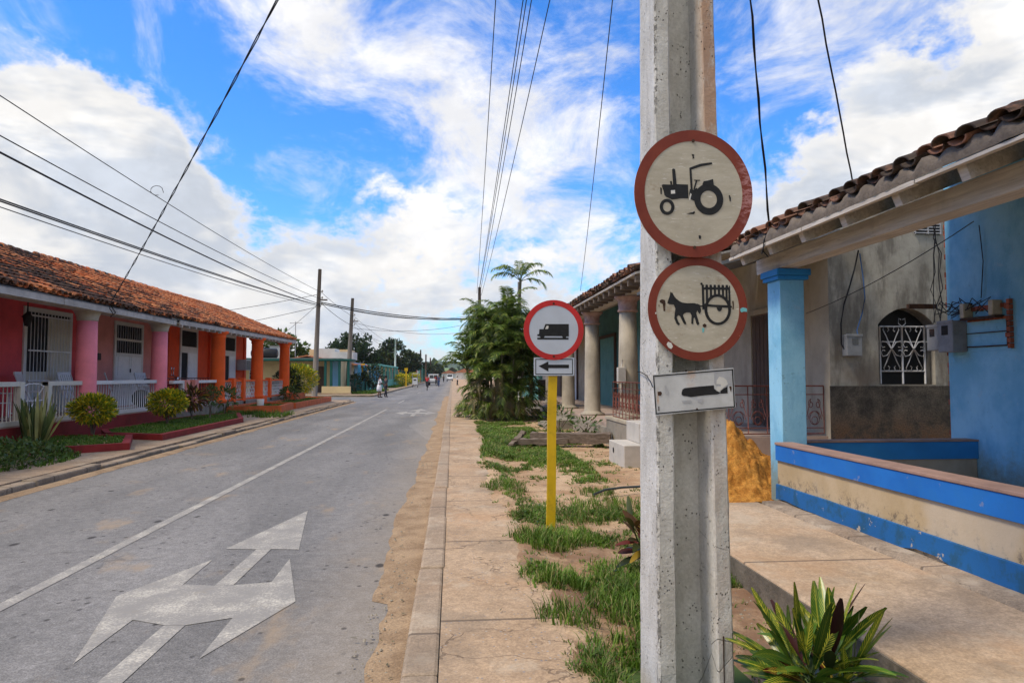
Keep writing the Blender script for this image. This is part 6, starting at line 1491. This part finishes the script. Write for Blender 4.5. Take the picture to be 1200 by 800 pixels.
def wheel(m,x,y,z,r,w):
    m.lathe([(r*.55,-w/2),(r*.93,-w/2),(r,-w*.3),(r,w*.3),(r*.93,w/2),(r*.55,w/2)],(0,0,0),20,Matrix.Translation((x,y,z))@Matrix.Rotation(PI/2,4,'Y'))
def motorbike(label,loc,rz,mat):
    t=local('motorcycle',label,'motorcycle')
    for y in(-.62,.62):
        m=MB(); wheel(m,0,y,.29,.29,.09); w=m.build('wheel','tyre_rubber',t); m=MB(); m.lathe([(.02,-.03),(.16,-.02),(.16,.02),(.02,.03)],(0,0,0),14,Matrix.Translation((0,y,.29))@Matrix.Rotation(PI/2,4,'Y')); m.build('rim','chrome',w)
    m=MB(); m.tube([(0,.62,.3),(0,.42,.85),(0,.38,1.0)],.03,6); m.tube([(0,.4,.8),(0,.1,.75),(0,-.35,.62)],[.05,.11,.06],8); m.tube([(0,.2,.62),(0,.0,.4),(0,-.3,.4),(0,-.62,.3)],[.06,.13,.11,.03],8); m.build('body',mat,t)
    m=MB(); m.tube([(0,.05,.83),(0,-.2,.82),(0,-.55,.86)],[.09,.13,.07],8); m.build('seat','seat_black',t)
    m=MB(); m.tube([(-.34,.26,1.05),(-.1,.37,1.02),(.1,.37,1.02),(.34,.26,1.05)],.014,6); h=m.build('handlebar','cable_black',t)
    for s in(-1,1):
        m=MB(); m.tube([(s*.25,.3,1.05),(s*.3,.3,1.22)],.008,5); m.lathe([(.001,-.012),(.06,-.01),(.06,.01),(.001,.012)],(0,0,0),12,Matrix.Translation((s*.3,.3,1.27))@Matrix.Rotation(PI/2,4,'X')); m.build('mirror','chrome',h)
    m=MB(); m.lathe([(.03,-.08),(.09,.0),(.085,.03),(.001,.04)],(0,0,0),12,Matrix.Translation((0,.45,.92))@Matrix.Rotation(-PI/2,4,'X')); m.build('headlight','chrome',t)
    place(t,loc,rz); return t
motorbike('parked motorcycle behind the white rail on the orange porch',(-9.7,23.9,.56),R(-75),'moped_red')
motorbike('distant motorcycle ridden on the right side of the road',(-2.0,158,0),0,'cloth_dark'); person('distant rider in dark clothes on the motorcycle',(-2.0,157.8,.0),0,1.7,'skin_brown','cloth_dark','cloth_dark',0,((.26,.12),(.26,.12)),seat=True,lean=.2)
def jeep(label,loc,rz,van=False):
    t=local('jeep' if not van else 'parked_van',label,'car'); h=1.85 if not van else 2.0
    m=MB(); side=[(-2.0,.45),(-2.05,.95),(-1.98,1.05),(-1.85,h),(.35,h),(.85,1.12),(1.95,1.02),(2.05,.8),(2.0,.45),(1.68,.45),(1.6,.72),(1.4,.85),(1.15,.85),(.95,.72),(.87,.45),(-.87,.45),(-.95,.72),(-1.15,.85),(-1.4,.85),(-1.6,.72),(-1.68,.45)]
    m.prism([(-.80,y,z) for y,z in side],(1.60,0,0)); m.build('body','car_white',t)
    m=MB(); 
    for x0,x1 in((-.66,-.04),(.04,.66)): m.prism([(x0,-1.985,1.15),(x1,-1.985,1.15),(x1,-1.905,h-.15),(x0,-1.905,h-.15)],(0,-.02,0))
    m.build('rear_window','glass_dark',t)
    m=MB()
    for s in(-1,1):
        for a,b in((-1.7,-.75),(-.65,.2)): m.prism([(s*.802,a,1.15),(s*.802,b,1.15),(s*.802,b,h-.15),(s*.802,a,h-.15)],(s*.006,0,0))
    m.build('side_window','glass_dark',t); m=MB(); m.prism([(-.68,.79,1.2),(.68,.79,1.2),(.68,.43,h-.12),(-.68,.43,h-.12)],(0,.02,.012)); m.build('windscreen','glass_dark',t)
    for s in(-1,1):
        m=MB(); m.box(s*.7-.07,s*.7+.07,-2.075,-2.02,.72,.92,bev=.01); m.build('tail_light','lamp_red',t)
        m=MB(); m.box(s*.6-.12,s*.6+.12,2.0,2.07,.75,.92,bev=.02); m.build('headlight','chrome',t)
    m=MB(); m.box(-.82,.82,-2.14,-2.04,.42,.58,bev=.02); m.box(-.82,.82,2.04,2.14,.42,.58,bev=.02); m.build('bumper','seat_black',t)
    for x in(-.72,.72):
        for y in(-1.28,1.28):
            m=MB(); wheel(m,x,y,.36,.36,.22); w=m.build('wheel','tyre_rubber',t); m=MB(); m.lathe([(.02,-.115),(.2,-.112),(.2,.112),(.02,.115)],(0,0,0),14,Matrix.Translation((x,y,.36))@Matrix.Rotation(PI/2,4,'Y')); m.build('rim','chrome',w)
    place(t,loc,rz); return t
jeep('white jeep seen from behind driving away down the road',(-3.05,114,0),0)
jeep('white van facing the camera far down the right side of the road',(-.7,190,0),PI,True)
t=thing('street_cart','small white vendor cart on wheels at the far left kerb','cart',(-4.9,92,0)); m=MB(); m.box(-5.28,-4.62,91.6,92.3,.42,1.3,bev=.03); m.build('box','car_white',t); m=MB(); m.box(-5.35,-4.55,91.5,92.4,1.82,1.9); 
m.build('canopy','cream_paint',t); m=MB()
for x in(-5.28,-4.62):
    for y in(91.6,92.3): m.tube([(x,y,.3),(x,y,1.82)],.02,5)
m.build('frame','iron_grey',t); m=MB(); m.box(-5.12,-4.78,91.58,91.596,.95,1.12); m.build('panel','cloth_dark',t)
for x in(-5.3,-4.6):
    m=MB(); wheel(m,x,91.95,.24,.24,.06); m.build('wheel','tyre_rubber',t)

# ------------------------------------------------------------------ air
m=MB(); m.box(-1900,1600,-80,3150,-4,130); hz=m.build('haze','cream_paint'); hz.data.materials.clear(); hm=bpy.data.materials.new('air'); hm.use_nodes=True; hn=hm.node_tree; hn.nodes.remove(hn.nodes['Principled BSDF'])
pv=hn.nodes.new('ShaderNodeVolumePrincipled'); pv.inputs['Density'].default_value=.00013; pv.inputs['Color'].default_value=(.82,.88,.95,1); hn.links.new(pv.outputs[0],hn.nodes['Material Output'].inputs['Volume']); hz.data.materials.append(hm); tag(hz,'thin bluish air that fades the far hills','haze',kind='stuff')
# ------------------------------------------------------------------ camera, sun, sky
cd=bpy.data.cameras.new('camera'); cam=bpy.data.objects.new('camera',cd); COL.objects.link(cam); cam.location=(0,0,1.6); cam.rotation_euler=(R(90+2.86),0,R(-4.99)); cd.sensor_width=36; cd.lens=24; cd.clip_start=.05; cd.clip_end=6000; SC.camera=cam
AZ,EL=R(-105),R(56)
sv=Vector((math.sin(AZ)*math.cos(EL),math.cos(AZ)*math.cos(EL),math.sin(EL)))
sd=bpy.data.lights.new('sun','SUN'); sd.energy=2.5; sd.angle=R(13); sd.color=(1,.87,.68); so=bpy.data.objects.new('sun',sd); COL.objects.link(so); so.rotation_euler=sv.to_track_quat('Z','Y').to_euler()
W=bpy.data.worlds.new('World'); SC.world=W; W.use_nodes=True; W.cycles.sampling_method='MANUAL'; W.cycles.sample_map_resolution=256; N=NT(W.node_tree); bg=N.n['Background']
sky=N.new('ShaderNodeTexSky',sky_type='NISHITA'); sky.sun_disc=False; sky.sun_elevation=EL; sky.sun_rotation=AZ; sky.air_density=1.0; sky.dust_density=.4; sky.ozone_density=2.5
tc=N.new('ShaderNodeTexCoord'); D=tc.outputs['Generated']; s=N.sep(D)
hs=N.new('ShaderNodeHueSaturation'); hs.inputs['Hue'].default_value=.5; hs.inputs['Saturation'].default_value=1.27; hs.inputs['Value'].default_value=2.1; N.l.new(sky.outputs[0],hs.inputs['Color'])
CUM=[(-0.500,0.828,0.253,0.080,0.75),(-0.438,0.853,0.283,0.055,0.75),(-0.390,0.880,0.272,0.045,0.70),(-0.482,0.859,0.174,0.130,0.70),(-0.360,0.913,0.194,0.050,0.55),(-0.376,0.918,0.122,0.100,0.30),(0.609,0.755,0.244,0.130,0.75),(0.514,0.829,0.220,0.090,0.50),(0.620,0.700,0.355,0.120,0.50),(0.382,0.891,0.244,0.070,0.35),(0.012,0.991,0.136,0.180,0.25),(-0.037,0.999,0.019,0.090,-0.30),(-0.213,0.963,0.166,0.080,0.15),(-0.085,0.967,0.241,0.070,0.30),]; CIR=[(-0.476,0.786,0.394,0.070,0.25),(-0.394,0.849,0.352,0.050,0.05),(-0.266,0.853,0.450,0.080,0.35),(-0.178,0.884,0.431,0.070,0.50),(-0.093,0.902,0.421,0.070,0.55),(0.010,0.931,0.366,0.080,0.60),(0.131,0.944,0.301,0.090,0.50),(-0.238,0.914,0.328,0.120,-0.22),(-0.349,0.861,0.369,0.070,-0.30),(-0.130,0.941,0.311,0.070,-0.18),(0.101,0.894,0.436,0.050,-0.25),(0.520,0.760,0.390,0.120,0.50),(0.441,0.838,0.322,0.050,-0.60),(0.380,0.826,0.416,0.050,-0.10),]; SKY_K=.11
zz=N.math('ADD',N.math('MAXIMUM',s[2],0.),.16); plane=N.comb(N.math('DIVIDE',s[0],zz),N.math('DIVIDE',s[1],zz),0.)
cir=N.noise(N.map(plane,(1.0,.68,1),(3.1,.7,0),(0,0,.85)),2.8,7,.68,.6); puf=N.noise(N.map(D,(1,1,1.5),(2.2,0,1.1)),8.5,7,.62,.1)
def field(base,L):
    for (x,y,z,r,w) in L:
        v=N.new('ShaderNodeVectorMath',operation='DOT_PRODUCT'); N.l.new(D,v.inputs[0]); v.inputs[1].default_value=(x,y,z)
        base=N.math('MULTIPLY_ADD',N.math('EXPONENT',N.math('MULTIPLY',N.math('SUBTRACT',v.outputs['Value'],1.),1/(r*r))),w,base)
    return base
cum=field(N.math('ADD',N.math('MULTIPLY',N.math('SUBTRACT',puf,.5),2.1),N.ramp(s[2],.05,.31,.20,-.66)),CUM+[(0,-.9,.43,.75,1.2),(.1,.1,.99,.4,1.0)])  # last blobs: unseen cloud added behind camera and overhead to neutralise blue ambient light
ci=field(N.math('ADD',N.math('MULTIPLY',N.math('SUBTRACT',cir,.5),3.6),N.math('ADD',N.math('MULTIPLY',N.math('SUBTRACT',puf,.5),.7),N.ramp(s[2],.1,.4,.24,-.08))),CIR)
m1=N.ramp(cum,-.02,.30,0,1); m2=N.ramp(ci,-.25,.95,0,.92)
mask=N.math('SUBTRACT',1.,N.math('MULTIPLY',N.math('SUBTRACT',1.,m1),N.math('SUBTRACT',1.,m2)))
shade=N.noise(N.map(D,(1,1,2.6),(7,3,2)),5.2,4,.62,.3); core=N.ramp(cum,.02,.5,0,1)
ccol=N.mix(N.math('MULTIPLY',N.ramp(shade,.38,.60),N.math('MULTIPLY',core,.85)),(.75,.735,.715),(.43,.475,.55))
puffy=N.ramp(puf,.45,.7,.9,1.08); ccol=N.mix(1.,ccol,N.comb(puffy,puffy,puffy),'MULTIPLY')
sk=N.mix(1.,hs.outputs[0],(SKY_K*.35,SKY_K*.585,SKY_K*.80),'MULTIPLY')
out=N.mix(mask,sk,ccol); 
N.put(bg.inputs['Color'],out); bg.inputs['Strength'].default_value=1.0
SC.view_settings.view_transform='Standard'; SC.view_settings.look='None'; SC.view_settings.exposure=.52; SC.view_settings.gamma=1
SC.render.engine='CYCLES'; SC.cycles.use_denoising=True; SC.cycles.max_bounces=4; SC.cycles.diffuse_bounces=3; SC.cycles.transmission_bounces=3; SC.cycles.caustics_reflective=False; SC.cycles.caustics_refractive=False
